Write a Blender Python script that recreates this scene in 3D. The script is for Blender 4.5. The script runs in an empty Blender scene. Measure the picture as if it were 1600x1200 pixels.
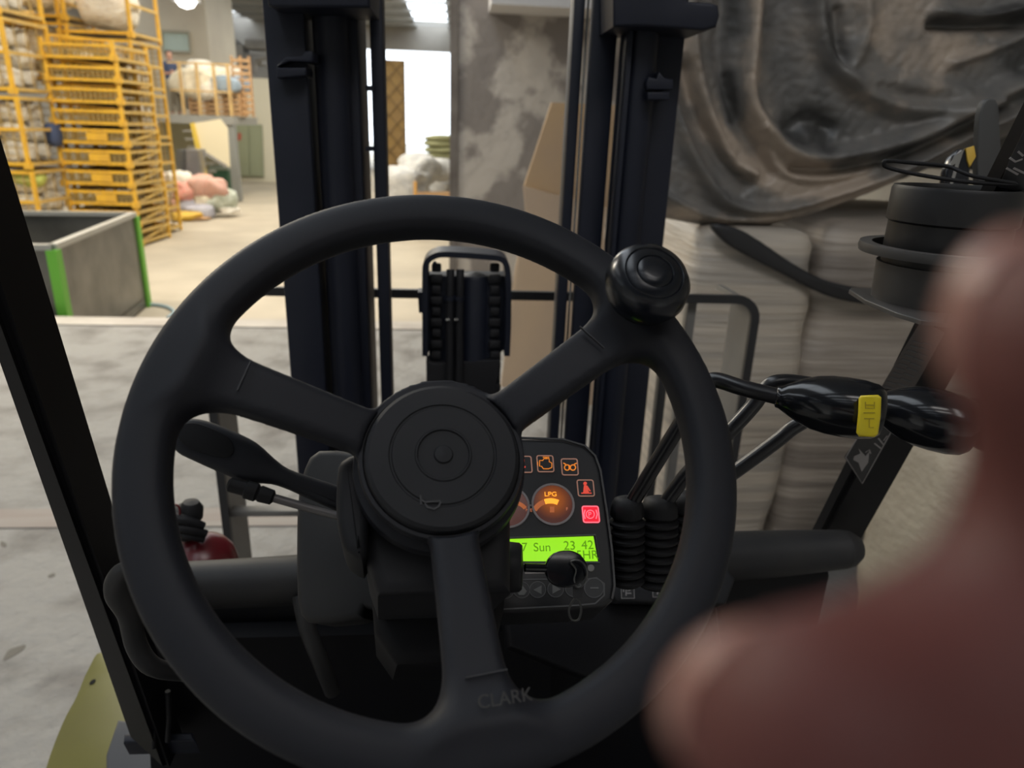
import bpy, bmesh, math, random
import numpy as np
from mathutils import Vector, Matrix
random.seed(7); np.random.seed(7)
SC = bpy.context.scene
COL = SC.collection
PI = math.pi

# ------------------------------------------------------------------ camera
F = 1109.0
CZ = 1.72
_Z = np.array([.0336, .940, .3386]); _Z /= np.linalg.norm(_Z)
_Y = np.array([-.0748, .3629, -1.]); _Y -= (_Y @ _Z) * _Z; _Y /= np.linalg.norm(_Y)
_X = np.cross(_Y, _Z)
RM = np.array([_X, _Y, _Z])            # camera axes -> world
CP = np.array([0, 0, CZ])
cam_d = bpy.data.cameras.new('camera')
cam = bpy.data.objects.new('camera', cam_d); COL.objects.link(cam)
M4 = Matrix.Identity(4)
for i in range(3):
    for j in range(3): M4[i][j] = RM[i][j]
    M4[i][3] = CP[i]
cam.matrix_world = M4
cam_d.sensor_width = 36; cam_d.lens = F / 1600 * 36
cam_d.clip_start = .004; cam_d.clip_end = 300
cam_d.dof.use_dof = True; cam_d.dof.focus_distance = .53; cam_d.dof.aperture_fstop = 8.0
SC.camera = cam

# ------------------------------------------------------------------ world, lights, exposure
SC.view_settings.view_transform = 'Standard'; SC.view_settings.look = 'None'
SC.view_settings.gamma = 1; SC.view_settings.use_curve_mapping = False
SC.view_settings.exposure = 0.0
w = bpy.data.worlds.new('overcast sky'); SC.world = w; w.use_nodes = True
bg = w.node_tree.nodes['Background']; bg.inputs[0].default_value = (.86, .93, 1, 1); bg.inputs[1].default_value = 3.0

def area(name, loc, size, power, col=(1, .95, .86), rot=(0, 0, 0), sy=None):
    l = bpy.data.lights.new(name, 'AREA'); l.energy = power; l.color = col; l.size = size
    if sy: l.shape = 'RECTANGLE'; l.size_y = sy
    o = bpy.data.objects.new(name, l); COL.objects.link(o); o.location = loc; o.rotation_euler = rot
    return o
for (x, y) in [(-6.0, 7.6), (-2.8, 9.0), (-8, 16), (-2.8, 15), (-5.2, 19.2), (-2.5, 23), (-12.5, 30), (-3, 33)]:
    area('high_bay_lamp_light', (x, y, 6.0), 1.4, 400 if x == -6.0 else 235, (1, .89, .70))
area('aisle_lamp_light', (-4.2, 5.4, 5.6), 1.2, 85, (1, .95, .88))  # unseen fill, added to brighten the sacks in the left cages
area('aisle_lamp_light', (.9, -1.6, 4.9), 1.8, 75, (1, .96, .93))  # unseen fill behind the camera, added for the bales and cab

# ------------------------------------------------------------------ helpers: picture ray -> place in the room
def ray(px, py): return RM @ np.array([(px - 800) / F, (600 - py) / F, -1.])
def PY(px, py, y): d = ray(px, py); return CP + d * (y / d[1])
def PZ(px, py, z): d = ray(px, py); return CP + d * ((z - CZ) / d[2])
def PD(px, py, dep): return CP + ray(px, py) * dep
def V(*a): return np.array(a, float)
def unit(v): v = np.asarray(v, float); return v / np.linalg.norm(v)

class Frame:
    def __init__(s, o, n, up=(0, 0, 1)):
        s.o = np.asarray(o, float); s.n = unit(n)
        s.u = unit(np.cross(up, s.n)); s.v = np.cross(s.n, s.u)
    def hit(s, px, py, h=0):
        d = ray(px, py); o = s.o + s.n * h
        t = ((o - CP) @ s.n) / (d @ s.n); p = CP + d * t - s.o
        return (p @ s.u, p @ s.v)
    def to3(s, a, b, h=0): return s.o + s.u * a + s.v * b + s.n * h

# ------------------------------------------------------------------ materials
MATS = {}
def mat(name, col, rough=.5, metal=0., col2=None, scale=5., detail=4., lo=.35, hi=.65, bump=None, emit=None, es=1., coat=0., spec=None, stretch=None):
    if name in MATS: return MATS[name]
    m = bpy.data.materials.new(name); m.use_nodes = True; nt = m.node_tree; N = nt.nodes; L = nt.links
    b = N['Principled BSDF']
    b.inputs['Base Color'].default_value = (*col, 1); b.inputs['Roughness'].default_value = rough
    b.inputs['Metallic'].default_value = metal
    if coat: b.inputs['Coat Weight'].default_value = coat; b.inputs['Coat Roughness'].default_value = .08
    if spec is not None: b.inputs['Specular IOR Level'].default_value = spec
    tc = None
    def coords():
        nonlocal tc
        if tc is None:
            t = N.new('ShaderNodeTexCoord'); mp = N.new('ShaderNodeMapping'); L.new(t.outputs['Object'], mp.inputs[0])
            if stretch: mp.inputs['Scale'].default_value = stretch
            tc = mp.outputs[0]
        return tc
    if col2:
        n = N.new('ShaderNodeTexNoise'); n.inputs['Scale'].default_value = scale; n.inputs['Detail'].default_value = detail
        L.new(coords(), n.inputs['Vector'])
        r = N.new('ShaderNodeValToRGB'); r.color_ramp.elements[0].position = lo; r.color_ramp.elements[1].position = hi
        r.color_ramp.elements[0].color = (*col, 1); r.color_ramp.elements[1].color = (*col2, 1)
        L.new(n.outputs[0], r.inputs[0]); L.new(r.outputs[0], b.inputs['Base Color'])
    if bump:
        n = N.new('ShaderNodeTexNoise'); n.inputs['Scale'].default_value = bump[0]; n.inputs['Detail'].default_value = 5
        L.new(coords(), n.inputs['Vector']); bp = N.new('ShaderNodeBump'); bp.inputs['Strength'].default_value = bump[1]
        bp.inputs['Distance'].default_value = bump[2] if len(bump) > 2 else .01
        L.new(n.outputs[0], bp.inputs['Height']); L.new(bp.outputs[0], b.inputs['Normal'])
    if emit:
        b.inputs['Emission Color'].default_value = (*emit, 1); b.inputs['Emission Strength'].default_value = es
    MATS[name] = m
    return m
BLK = mat('black moulded plastic', (.016, .017, .023), .55, spec=.32, bump=(900, .12, .0005))
BLK2 = mat('black moulded plastic worn', (.014, .015, .018), .55, spec=.32, col2=(.020, .020, .024), scale=18, bump=(700, .12, .0005))
MAST = mat('black painted steel', (.006, .008, .016), .5, spec=.3, col2=(.009, .011, .020), scale=9, bump=(60, .08, .002))
POST = mat('black painted pillar steel', (.005, .005, .007), .55, spec=.22)
GLOSS = mat('glossy black plastic', (.008, .009, .012), .16)
KNOB = mat('polished knob plastic', (.006, .008, .013), .26)
CHROME = mat('chrome', (.6, .6, .6), .15, 1.)
GREYP = mat('charcoal plastic', (.019, .019, .021), .55, spec=.35, col2=(.028, .027, .027), scale=11, bump=(500, .1, .0005))
RUB = mat('black rubber', (.010, .010, .012), .6, spec=.3)
PRINT = mat('grey print', (.33, .31, .31), .6)
PRINTD = mat('dim grey print', (.11, .11, .115), .6)
FACE = mat('panel face', (.020, .020, .023), .45)
YEL = mat('yellow enamel', (.80, .47, .045), .5, col2=(.60, .33, .05), scale=6, lo=.4, hi=.75)
YELD = mat('yellow enamel dusty', (.70, .47, .12), .6, col2=(.50, .34, .12), scale=5)
WIRE = mat('dusty wire mesh', (.42, .30, .11), .6)
LIME = mat('olive lime paint', (.15, .14, .022), .5, col2=(.12, .11, .022), scale=4)
SACK = mat('white woven sack', (.90, .87, .78), .7, col2=(.74, .68, .58), scale=3, bump=(7, .7, .06))

# ------------------------------------------------------------------ object helpers
def link(name, me, m=None, parent=None, smooth=False):
    o = bpy.data.objects.new(name, me); COL.objects.link(o)
    if m is not None and not me.materials: me.materials.append(m)
    if parent is not None:
        o.parent = parent
        if parent.type == 'EMPTY': o.location = -Vector(parent.location)
    if smooth:
        me.polygons.foreach_set('use_smooth', [True] * len(me.polygons)); me.update()
    return o
def tag(o, label=None, cat=None, group=None, kind=None):
    if label: o['label'] = label
    if cat: o['category'] = cat
    if group: o['group'] = group
    if kind: o['kind'] = kind
    return o
def empty(name, loc=(0, 0, 0), rz=0):
    o = bpy.data.objects.new(name, None); COL.objects.link(o); o.location = loc; o.rotation_euler = (0, 0, rz)
    o.empty_display_size = .1
    return o
def mesh_from(verts, faces, name='mesh'):
    me = bpy.data.meshes.new(name); me.from_pydata([tuple(v) for v in verts], [], [tuple(f) for f in faces]); me.update()
    return me
def fix(bm): bmesh.ops.recalc_face_normals(bm, faces=bm.faces)
def bm_mesh(bm, smooth_angle=None):
    fix(bm); me = bpy.data.meshes.new('mesh'); bm.to_mesh(me); bm.free()
    if smooth_angle:
        me.polygons.foreach_set('use_smooth', [True] * len(me.polygons))
        try: me.set_sharp_from_angle(angle=math.radians(smooth_angle))
        except Exception: pass
    return me
def bbox_into(bm, c, s, R=None):
    """oriented box added to a bmesh; c centre, s full sizes, R 3x3 columns = axes"""
    vs = []
    for x in (-.5, .5):
        for y in (-.5, .5):
            for z in (-.5, .5):
                p = np.array([x * s[0], y * s[1], z * s[2]])
                if R is not None: p = R @ p
                vs.append(bm.verts.new(tuple(np.asarray(c) + p)))
    for f in ((0, 1, 3, 2), (4, 6, 7, 5), (0, 4, 5, 1), (2, 3, 7, 6), (0, 2, 6, 4), (1, 5, 7, 3)):
        bm.faces.new([vs[i] for i in f])
    return vs
def box(name, c, s, m, parent=None, bev=0., R=None, seg=2, **k):
    bm = bmesh.new(); bbox_into(bm, c, s, R)
    if bev: fix(bm); bmesh.ops.bevel(bm, geom=list(bm.edges), offset=bev, segments=seg, affect='EDGES', profile=.5)
    return link(name, bm_mesh(bm, 40 if bev else None), m, parent)
def axes(p, q, up=(0, 0, 1)):
    z = unit(np.asarray(q) - np.asarray(p)); x = np.cross(up, z)
    if np.linalg.norm(x) < 1e-4: x = np.cross((1, 0, 0), z)
    x = unit(x); y = np.cross(z, x); return np.array([x, y, z]).T
def beam_into(bm, p, q, wx, wy, up=(0, 0, 1)):
    p = np.asarray(p, float); q = np.asarray(q, float)
    bbox_into(bm, (p + q) / 2, (wx, wy, np.linalg.norm(q - p)), axes(p, q, up))
def beam(name, p, q, wx, wy, m, parent=None, bev=0., up=(0, 0, 1)):
    bm = bmesh.new(); beam_into(bm, p, q, wx, wy, up)
    if bev: fix(bm); bmesh.ops.bevel(bm, geom=list(bm.edges), offset=bev, segments=2, affect='EDGES')
    return link(name, bm_mesh(bm, 40 if bev else None), m, parent)
def lathe(name, prof, p, axis, m, parent=None, n=40, sx=1., up=(0, 0, 1), ang=35, sy=1.):
    """prof = [(r, t)...] around axis from p"""
    a = unit(axis); u = np.cross(up, a)
    if np.linalg.norm(u) < 1e-3: u = np.cross((1, 0, 0), a)
    u = unit(u); v = np.cross(a, u); vs = []; fs = []
    for r, t in prof:
        for k in range(n):
            c = 2 * PI * k / n; vs.append(np.asarray(p) + a * t + (u * math.cos(c) * sx + v * math.sin(c) * sy) * max(r, 1e-5))
    for i in range(len(prof) - 1):
        for k in range(n):
            fs.append((i * n + k, i * n + (k + 1) % n, (i + 1) * n + (k + 1) % n, (i + 1) * n + k))
    fs.append(tuple(range(n))[::-1]); fs.append(tuple((len(prof) - 1) * n + k for k in range(n)))
    bm = bmesh.new(); bv = [bm.verts.new(tuple(x)) for x in vs]
    for f in fs: bm.faces.new([bv[i] for i in f])
    return link(name, bm_mesh(bm, ang), m, parent)
def smooth_path(pts, sub=6, closed=False):
    P = [np.asarray(p, float) for p in pts]; n = len(P); out = []
    for i in range(n if closed else n - 1):
        if closed: a, b, c, d = P[i - 1], P[i], P[(i + 1) % n], P[(i + 2) % n]
        else: a, b, c, d = P[max(i - 1, 0)], P[i], P[i + 1], P[min(i + 2, n - 1)]
        for k in range(sub):
            t = k / sub
            out.append(.5 * ((2 * b) + (c - a) * t + (2 * a - 5 * b + 4 * c - d) * t * t + (3 * b - a - 3 * c + d) * t ** 3))
    if not closed: out.append(P[-1])
    return out
def tube_into(bm, pts, rad, n=10, closed=False):
    pts = [np.asarray(p, float) for p in pts]; m_ = len(pts)
    if not hasattr(rad, '__len__'): rad = [rad] * m_
    rings = []; prev = None
    for i, p in enumerate(pts):
        if closed: t = unit(pts[(i + 1) % m_] - pts[i - 1])
        else: t = unit(pts[min(i + 1, m_ - 1)] - pts[max(i - 1, 0)])
        if prev is None:
            u = np.cross(t, (0, 0, 1)); u = u if np.linalg.norm(u) > 1e-3 else np.cross(t, (1, 0, 0))
        else: u = prev - t * (prev @ t)
        u = unit(u); prev = u; v = np.cross(t, u)
        rings.append([bm.verts.new(tuple(p + rad[i] * (u * math.cos(2 * PI * k / n) + v * math.sin(2 * PI * k / n)))) for k in range(n)])
    for i in range(m_ if closed else m_ - 1):
        A, B = rings[i], rings[(i + 1) % m_]
        for k in range(n): bm.faces.new((A[k], A[(k + 1) % n], B[(k + 1) % n], B[k]))
    if not closed: bm.faces.new(rings[0][::-1]); bm.faces.new(rings[-1])
def tube(name, pts, rad, m, parent=None, n=10, closed=False, sub=0):
    if sub: 
        if hasattr(rad, '__len__'): rad = [float(x[0]) for x in smooth_path([np.array([r]) for r in rad], sub, closed)]
        pts = smooth_path(pts, sub, closed)
    bm = bmesh.new(); tube_into(bm, pts, rad, n, closed); return link(name, bm_mesh(bm, 50), m, parent)
def area2(P): return sum(P[i - 1][0] * P[i][1] - P[i][0] * P[i - 1][1] for i in range(len(P))) / 2
def prism(name, fr, pts, h0, h1, m, parent=None, bev=0., seg=3, px=True, sub=0, ang=40, hole=None):
    """outline (picture pixels or frame coordinates) on a frame, extruded h0..h1 along its normal"""
    P = [fr.hit(*p) if px else p for p in pts]
    if sub: P = [tuple(q) for q in smooth_path([np.array(p) for p in P], sub, True)]
    bm = bmesh.new(); A = [bm.verts.new(tuple(fr.to3(a, b, h0))) for a, b in P]; B = [bm.verts.new(tuple(fr.to3(a, b, h1))) for a, b in P]
    n = len(P)
    if hole is None:
        bm.faces.new(A[::-1]); top = bm.faces.new(B)
        for i in range(n): bm.faces.new((A[i], A[(i + 1) % n], B[(i + 1) % n], B[i]))
        if bev: fix(bm); bmesh.ops.bevel(bm, geom=[e for e in bm.edges if e in set(top.edges)], offset=bev, segments=seg, affect='EDGES', profile=.5)
    else:
        cx = sum(p[0] for p in P) / n; cy = sum(p[1] for p in P) / n
        Q = []
        for i in range(n):
            a = np.array(P[i - 1]); b = np.array(P[i]); c = np.array(P[(i + 1) % n]); t = unit(c - a); nn = np.array([-t[1], t[0]])
            if nn @ (np.array([cx, cy]) - b) < 0: nn = -nn
            Q.append(b + nn * hole)
        A2 = [bm.verts.new(tuple(fr.to3(a, b, h0))) for a, b in Q]; B2 = [bm.verts.new(tuple(fr.to3(a, b, h1))) for a, b in Q]
        for i in range(n):
            j = (i + 1) % n
            bm.faces.new((A[i], A[j], B[j], B[i])); bm.faces.new((A2[j], A2[i], B2[i], B2[j]))
            bm.faces.new((B[i], B[j], B2[j], B2[i])); bm.faces.new((A[j], A[i], A2[i], A2[j]))
    return link(name, bm_mesh(bm, ang), m, parent)
def stroke_into(bm, fr, P, wd, h0, h1, closed=False):
    n = len(P); P = [np.array(p, float) for p in P]; L = []; Rr = []
    for i in range(n):
        a = P[i - 1] if (closed or i > 0) else P[0]; c = P[(i + 1) % n] if (closed or i < n - 1) else P[-1]
        t = unit(c - a); nn = np.array([-t[1], t[0]]) * wd / 2
        L.append(P[i] + nn); Rr.append(P[i] - nn)
    q = [[bm.verts.new(tuple(fr.to3(*(S[i]), h))) for i in range(n)] for S, h in ((L, h0), (L, h1), (Rr, h1), (Rr, h0))]
    for i in range(n if closed else n - 1):
        j = (i + 1) % n
        for k in range(4): bm.faces.new((q[k][i], q[k][j], q[(k + 1) % 4][j], q[(k + 1) % 4][i]))
    if not closed:
        bm.faces.new([q[k][0] for k in range(4)]); bm.faces.new([q[k][-1] for k in range(4)][::-1])
def stroke(name, fr, paths, wd, h0, h1, m, parent=None, closed=False, px=True):
    bm = bmesh.new()
    for P in paths: stroke_into(bm, fr, [fr.hit(*p) if px else p for p in P], wd, h0, h1, closed)
    return link(name, bm_mesh(bm), m, parent)
def text(name, s, fr, a, b, size, h, m, parent=None, ext=.0003, rot=0., sx=1.):
    cu = bpy.data.curves.new(name, 'FONT'); cu.body = s; cu.size = size; cu.extrude = ext; cu.align_x = 'LEFT'; cu.align_y = 'CENTER'
    t = bpy.data.objects.new('tmp', cu); COL.objects.link(t); bpy.context.view_layer.update()
    me = bpy.data.meshes.new_from_object(t.evaluated_get(bpy.context.evaluated_depsgraph_get()))
    bpy.data.objects.remove(t); c, q = math.cos(rot), math.sin(rot)
    for v in me.vertices:
        x, y, z = v.co.x * sx, v.co.y, v.co.z
        v.co = Vector(fr.to3(a + x * c - y * q, b + x * q + y * c, h + z))
    me.materials.clear()
    return link(name, me, m, parent)
def rrect(cx, cy, w_, h_, r, n=5):
    out = []
    for sx, sy, a0 in ((1, 1, 0), (-1, 1, 90), (-1, -1, 180), (1, -1, 270)):
        for k in range(n + 1):
            a = math.radians(a0 + 90 * k / n); out.append((cx + sx * (w_ / 2 - r) + r * math.cos(a), cy + sy * (h_ / 2 - r) + r * math.sin(a)))
    return out
def circ(cx, cy, r, n=28, ry=None): return [(cx + r * math.cos(2 * PI * k / n), cy + (ry or r) * math.sin(2 * PI * k / n)) for k in range(n)]

# ---- implicit surfaces (surface nets)
def smin(a, b, k): h = np.clip(.5 + .5 * (b - a) / k, 0, 1); return b * (1 - h) + a * h - k * h * (1 - h)
def smax(a, b, k): return -smin(-a, -b, k)
def capsule(P, a, b, ra, rb):
    a = np.asarray(a, float); b = np.asarray(b, float); ab = b - a
    t = np.clip(((P[0] - a[0]) * ab[0] + (P[1] - a[1]) * ab[1] + (P[2] - a[2]) * ab[2]) / (ab @ ab), 0, 1)
    d = np.sqrt((P[0] - a[0] - ab[0] * t) ** 2 + (P[1] - a[1] - ab[1] * t) ** 2 + (P[2] - a[2] - ab[2] * t) ** 2)
    return d - (ra + (rb - ra) * t)
def ellip(P, c, r):
    q = np.sqrt(sum(((P[i] - c[i]) / r[i]) ** 2 for i in range(3))); return (q - 1) * min(r)
def nets(fn, lo, hi, h):
    ax = [np.arange(lo[i], hi[i] + h, h) for i in range(3)]
    P = np.meshgrid(*ax, indexing='ij'); D = fn(P); s = D < 0
    nx, ny, nz = D.shape
    c = np.zeros((nx - 1, ny - 1, nz - 1), int)
    for i in (0, 1):
        for j in (0, 1):
            for k in (0, 1): c += s[i:nx - 1 + i, j:ny - 1 + j, k:nz - 1 + k]
    act = (c > 0) & (c < 8); idx = -np.ones(act.shape, int); ii = np.argwhere(act); idx[act] = np.arange(len(ii))
    acc = np.zeros((len(ii), 3)); cnt = np.zeros(len(ii))
    for a in range(3):
        for u in (0, 1):
            for v in (0, 1):
                o0 = [0, 0, 0]; b_, c_ = [x for x in range(3) if x != a]; o0[b_] = u; o0[c_] = v; o1 = list(o0); o1[a] = 1
                i0 = ii + o0; i1 = ii + o1; d0 = D[tuple(i0.T)]; d1 = D[tuple(i1.T)]
                cr = (d0 < 0) != (d1 < 0); t = np.where(cr, d0 / np.where(cr, d0 - d1, 1), 0)
                p = i0.astype(float); p[:, a] += t; acc[cr] += p[cr]; cnt[cr] += 1
    vs = np.array(lo) + h * acc / cnt[:, None]; faces = []
    for a in range(3):
        b_, c_ = (a + 1) % 3, (a + 2) % 3
        sl0 = [slice(None)] * 3; sl1 = [slice(None)] * 3; sl0[a] = slice(0, -1); sl1[a] = slice(1, None)
        x = s[tuple(sl0)] != s[tuple(sl1)]; e = np.argwhere(x)
        e = e[(e[:, b_] > 0) & (e[:, c_] > 0) & (e[:, b_] < D.shape[b_] - 1) & (e[:, c_] < D.shape[c_] - 1)]
        if not len(e): continue
        q = []
        for (u, v) in ((0, 0), (-1, 0), (-1, -1), (0, -1)):
            k = e.copy(); k[:, b_] += u; k[:, c_] += v; q.append(idx[tuple(k.T)])
        q = np.stack(q, 1); fl = s[tuple(e.T)]; q[~fl] = q[~fl][:, ::-1]
        faces.append(q)
    fc = np.concatenate(faces); fc = fc[(fc >= 0).all(1)]
    return vs, fc
def sdf_obj(name, fn, lo, hi, h, m, parent=None, xf=None):
    vs, fc = nets(fn, lo, hi, h)
    if xf is not None: vs = xf(vs)
    me = bpy.data.meshes.new('mesh'); me.vertices.add(len(vs)); me.vertices.foreach_set('co', vs.ravel())
    me.loops.add(len(fc) * 4); me.loops.foreach_set('vertex_index', fc.ravel())
    me.polygons.add(len(fc)); me.polygons.foreach_set('loop_start', np.arange(len(fc)) * 4)
    me.update(calc_edges=True); me.validate()
    bm = bmesh.new(); bm.from_mesh(me); fix(bm); bm.to_mesh(me); bm.free()
    return link(name, me, m, parent, smooth=True)

# ================================================================== THE HALL
FZ = -.55                                  # hall floor lies below the ledge the truck stands on
conc = mat('dusty pale concrete', (.50, .44, .34), .7, col2=(.36, .31, .24), scale=.8, detail=8, lo=.3, hi=.7, bump=(3, .3, .01))
concn = mat('grey worn concrete', (.262, .252, .236), .75, col2=(.125, .113, .102), scale=3.4, detail=14, lo=.46, hi=.74, bump=(14, 1., .02))
KY = 6.42
tag(box('floor', (-6, KY / 2 - 2, -.3), (40, KY + 4, .6), concn), kind='structure')
tag(box('floor', (-6, 30 + KY / 2 - 2, FZ - .1), (60, 64 - KY, .2), conc), kind='structure')
tag(box('trim_1', (-6, KY - .14, .004), (40, .26, .016), mat('pale kerb strip', (.47, .43, .38), .7, col2=(.36, .32, .28), scale=3)), kind='structure')
band = mat('reddish worn concrete', (.27, .225, .20), .8, col2=(.31, .28, .25), scale=5, stretch=(.3, 3, 1))
tag(box('trim_2', (-6, 2.93, .002), (40, .16, .008), band), kind='structure')
wallc = mat('cream plaster', (.70, .64, .52), .8, col2=(.60, .54, .44), scale=.6)
greyw = mat('grey plaster', (.42, .40, .36), .85, col2=(.34, .32, .29), scale=.7)
CH = 6.6
tag(box('wall_left', (-16, 20, 3), (.3, 62, 9), greyw), kind='structure')
tag(box('wall_right', (7.5, 20, 3), (.3, 62, 9), greyw), kind='structure')
tag(box('wall_front', (-4, -7, 3), (24, .3, 9), greyw), kind='structure')
# back wall with a wide doorway to the daylight
BY = 43.
x0 = PY(560, 150, BY)[0]; x1 = PY(775, 150, BY)[0]; zt = PY(655, 80, BY)[2]
bm = bmesh.new()
for (a, b, c, d) in ((-16, x0, FZ, CH + .4), (x1, 7.5, FZ, CH + .4), (x0, x1, zt, CH + .4)):
    bbox_into(bm, ((a + b) / 2, BY, (c + d) / 2), (b - a, .3, d - c))
tag(link('wall_back', bm_mesh(bm), greyw), kind='structure')
# ceiling sheets, leaving daylight strips open
roofm = mat('corrugated roof sheet', (.36, .37, .37), .6, col2=(.28, .29, .28), scale=1)
strips = [(-16, -12.2), (-11, -6.6), (-5.6, -2.3), (-.6, 7.5)]
bm = bmesh.new()
for a, b in strips:
    bbox_into(bm, ((a + b) / 2, 20, CH + .06), (b - a, 54, .04))
    xx = a + .1
    while xx < b:
        bbox_into(bm, (xx, 20, CH + .03), (.06, 54, .04)); xx += .5
tag(link('ceiling', bm_mesh(bm), roofm), kind='structure')
beamm = mat('grey painted purlin', (.50, .50, .48), .6)
k = 0
for y in np.arange(-5, 43, 2.4):
    tag(box('ceiling_beam', (-4, y, CH - .06), (23, .09, .10), beamm), kind='structure'); k += 1
# lintel above doorway, gate leaf
gate = empty('gate_leaf', (PY(595, 300, 41)[0], 41, FZ))
tag(gate, 'tan gate leaf with diamond lattice at left of bright far doorway', 'gate')
gl = PY(585, 200, 41)[0]; gr = PY(633, 200, 41)[0]; gt = PY(620, 94, 41)[2]
TAN = mat('tan painted board', (.50, .31, .10), .6, col2=(.44, .27, .10), scale=2); TAN2 = mat('brown lattice', (.30, .19, .08), .6)
npan = 6
for i in range(npan):
    z0 = FZ + (gt - FZ) * i / npan; z1 = FZ + (gt - FZ) * (i + 1) / npan
    box('panel', ((gl + gr) / 2, 41, (z0 + z1) / 2), (gr - gl, .06, z1 - z0), TAN, gate)
    bm = bmesh.new()
    for s in (0, 1):
        xs = (gl, (gl + gr) / 2, gr)
        for a_, b_ in ((0, 1), (1, 2)):
            za, zb = (z0, z1) if (a_ + s) % 2 else (z1, z0)
            beam_into(bm, (xs[a_], 40.93, za), (xs[b_], 40.93, zb), .11, .05)
    link('brace', bm_mesh(bm), TAN2, gate)
beam('stile', (gr, 40.95, FZ), (gr, 40.95, gt), .1, .1, TAN2, gate)
# ground outside
tag(box('floor', (0, 70, FZ - .1), (60, 54, .15), mat('pale yard', (.6, .58, .52), .8)), kind='structure')

# rough concrete pier at the right, beam above it
pier = mat('blotchy old plaster', (.45, .42, .39), .85, col2=(.22, .20, .19), scale=1.7, detail=12, lo=.45, hi=.53, bump=(5, .6, .03))
PYY = 9.5
pl = PY(704, 200, PYY)[0]
tag(box('wall_pier', (pl + 1.35, PYY + .35, 3), (2.7, .7, 7.6), pier), kind='structure')
box_l = tag(box('trim_3', (pl + .04, PYY - .012, 3), (.10, .03, 7.6), mat('dark damp edge', (.10, .088, .082), .85, col2=(.17, .155, .145), scale=3)), kind='structure')
zc = PY(800, 12, PYY - .5)[2]
tag(box('ceiling_beam', (pl + 1.75, PYY - .3, zc + .3), (2.6, .8, .6), mat('white beam', (.60, .60, .62), .7)), kind='structure')

# ------------------------------------------------------------------ office block, mezzanine and what stands there
OY = 27.5
ox0 = PY(150, 100, OY)[0]; ox1 = PY(329, 100, OY)[0]; 
zo = CH - .02
tag(box('wall_office', ((ox0 + ox1) / 2, OY + 1.6, (zo + FZ) / 2), (ox1 - ox0, 3.2, zo - FZ), wallc), kind='structure')
a = PY(254, 82, OY - .1); b = PY(298, 50, OY - .1)
fr = Frame((0, OY - .02, 0), (0, -1, 0))
wn = tag(prism('window_1', fr, [(252, 47), (297, 49), (300, 84), (255, 82)], 0, .10, mat('grey window frame', (.42, .40, .32), .6), hole=.09), kind='structure')
prism('pane', fr, [(253, 48), (297, 50), (299, 83), (256, 81)], .01, .03, mat('pale glass', (.55, .66, .62), .15), wn)
# wall with the green double door
DY = 29.
dl = PY(340, 200, DY)[0]; dr = PY(440, 200, DY)[0]; dt = PY(400, 122, DY)[2]
tag(box('wall_inner', ((dl + dr) / 2 + 1.5, DY + .2, (FZ + dt) / 2), (dr - dl + 3, .3, dt - FZ), mat('cream wall', (.78, .74, .60), .8)), kind='structure')
fd = Frame((0, DY, 0), (0, -1, 0))
door = tag(prism('door_1', fd, [(370, 193), (410, 195), (413, 277), (372, 276)], 0, .05, mat('sage green door paint', (.34, .37, .25), .5)), kind='structure')
prism('door_leaf', fd, [(372, 196), (389, 197), (391, 274), (374, 274)], .05, .1, MATS['sage green door paint'], door)
prism('door_leaf', fd, [(391, 197), (408, 198), (411, 275), (393, 274)], .05, .1, MATS['sage green door paint'], door)
prism('notice', fd, [(373, 208), (378, 208), (378, 219), (373, 219)], .1, .12, mat('red notice', (.5, .12, .08), .6), door)
# far grey machinery under the roof
duct = empty('roof_duct', (PY(385, 100, 36)[0], 36, 3.0)); tag(duct, 'grey ducting and tank under the far roof above the white bags', 'duct')
dm = mat('dull grey metal', (.30, .29, .27), .6, col2=(.22, .21, .2), scale=2)
for (a_, b_, c_, d_) in ((345, 60, 365, 112), (352, 68, 378, 100), (382, 62, 418, 76), (380, 84, 408, 100)):
    p = PY(a_, d_, 35.5); q = PY(c_, b_, 35.5)
    box('casing', (p + q) / 2 + V(0, .6, 0), (abs(q[0] - p[0]), 1.2, abs(q[2] - p[2])), dm, duct, bev=.08)
tube('pipe', [PY(398, 118, 35), PY(398, 96, 35), PY(412, 90, 35), PY(430, 92, 35)], .12, dm, duct, sub=4)
# deck
MY = 21.6
dk = PY(320, 180, MY)[2]
mx0 = PY(180, 180, MY)[0]; mx1 = PY(364, 180, MY)[0]
deckm = mat('grey steel deck', (.30, .30, .28), .5)
tag(box('floor_mezzanine', ((mx0 + mx1) / 2, MY + 1.25, dk - .12), (mx1 - mx0, 2.5, .22), deckm), kind='structure')
dk2 = PY(390, 180, 24)[0]
for xx in (mx1 - .12, mx0 + .6):
    tag(box('trim_4', (xx, MY + .15, (FZ + dk) / 2 - .1), (.22, .22, dk - FZ - .25), mat('grey steel post', (.25, .26, .25), .5)), kind='structure')
tag(box('wall_store', ((mx0 + mx1) / 2 - .5, MY + 2.4, (FZ + dk) / 2 - .1), (mx1 - mx0 - 1.2, .2, dk - FZ - .24), mat('olive wall', (.50, .48, .33), .8)), kind='structure')

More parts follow.
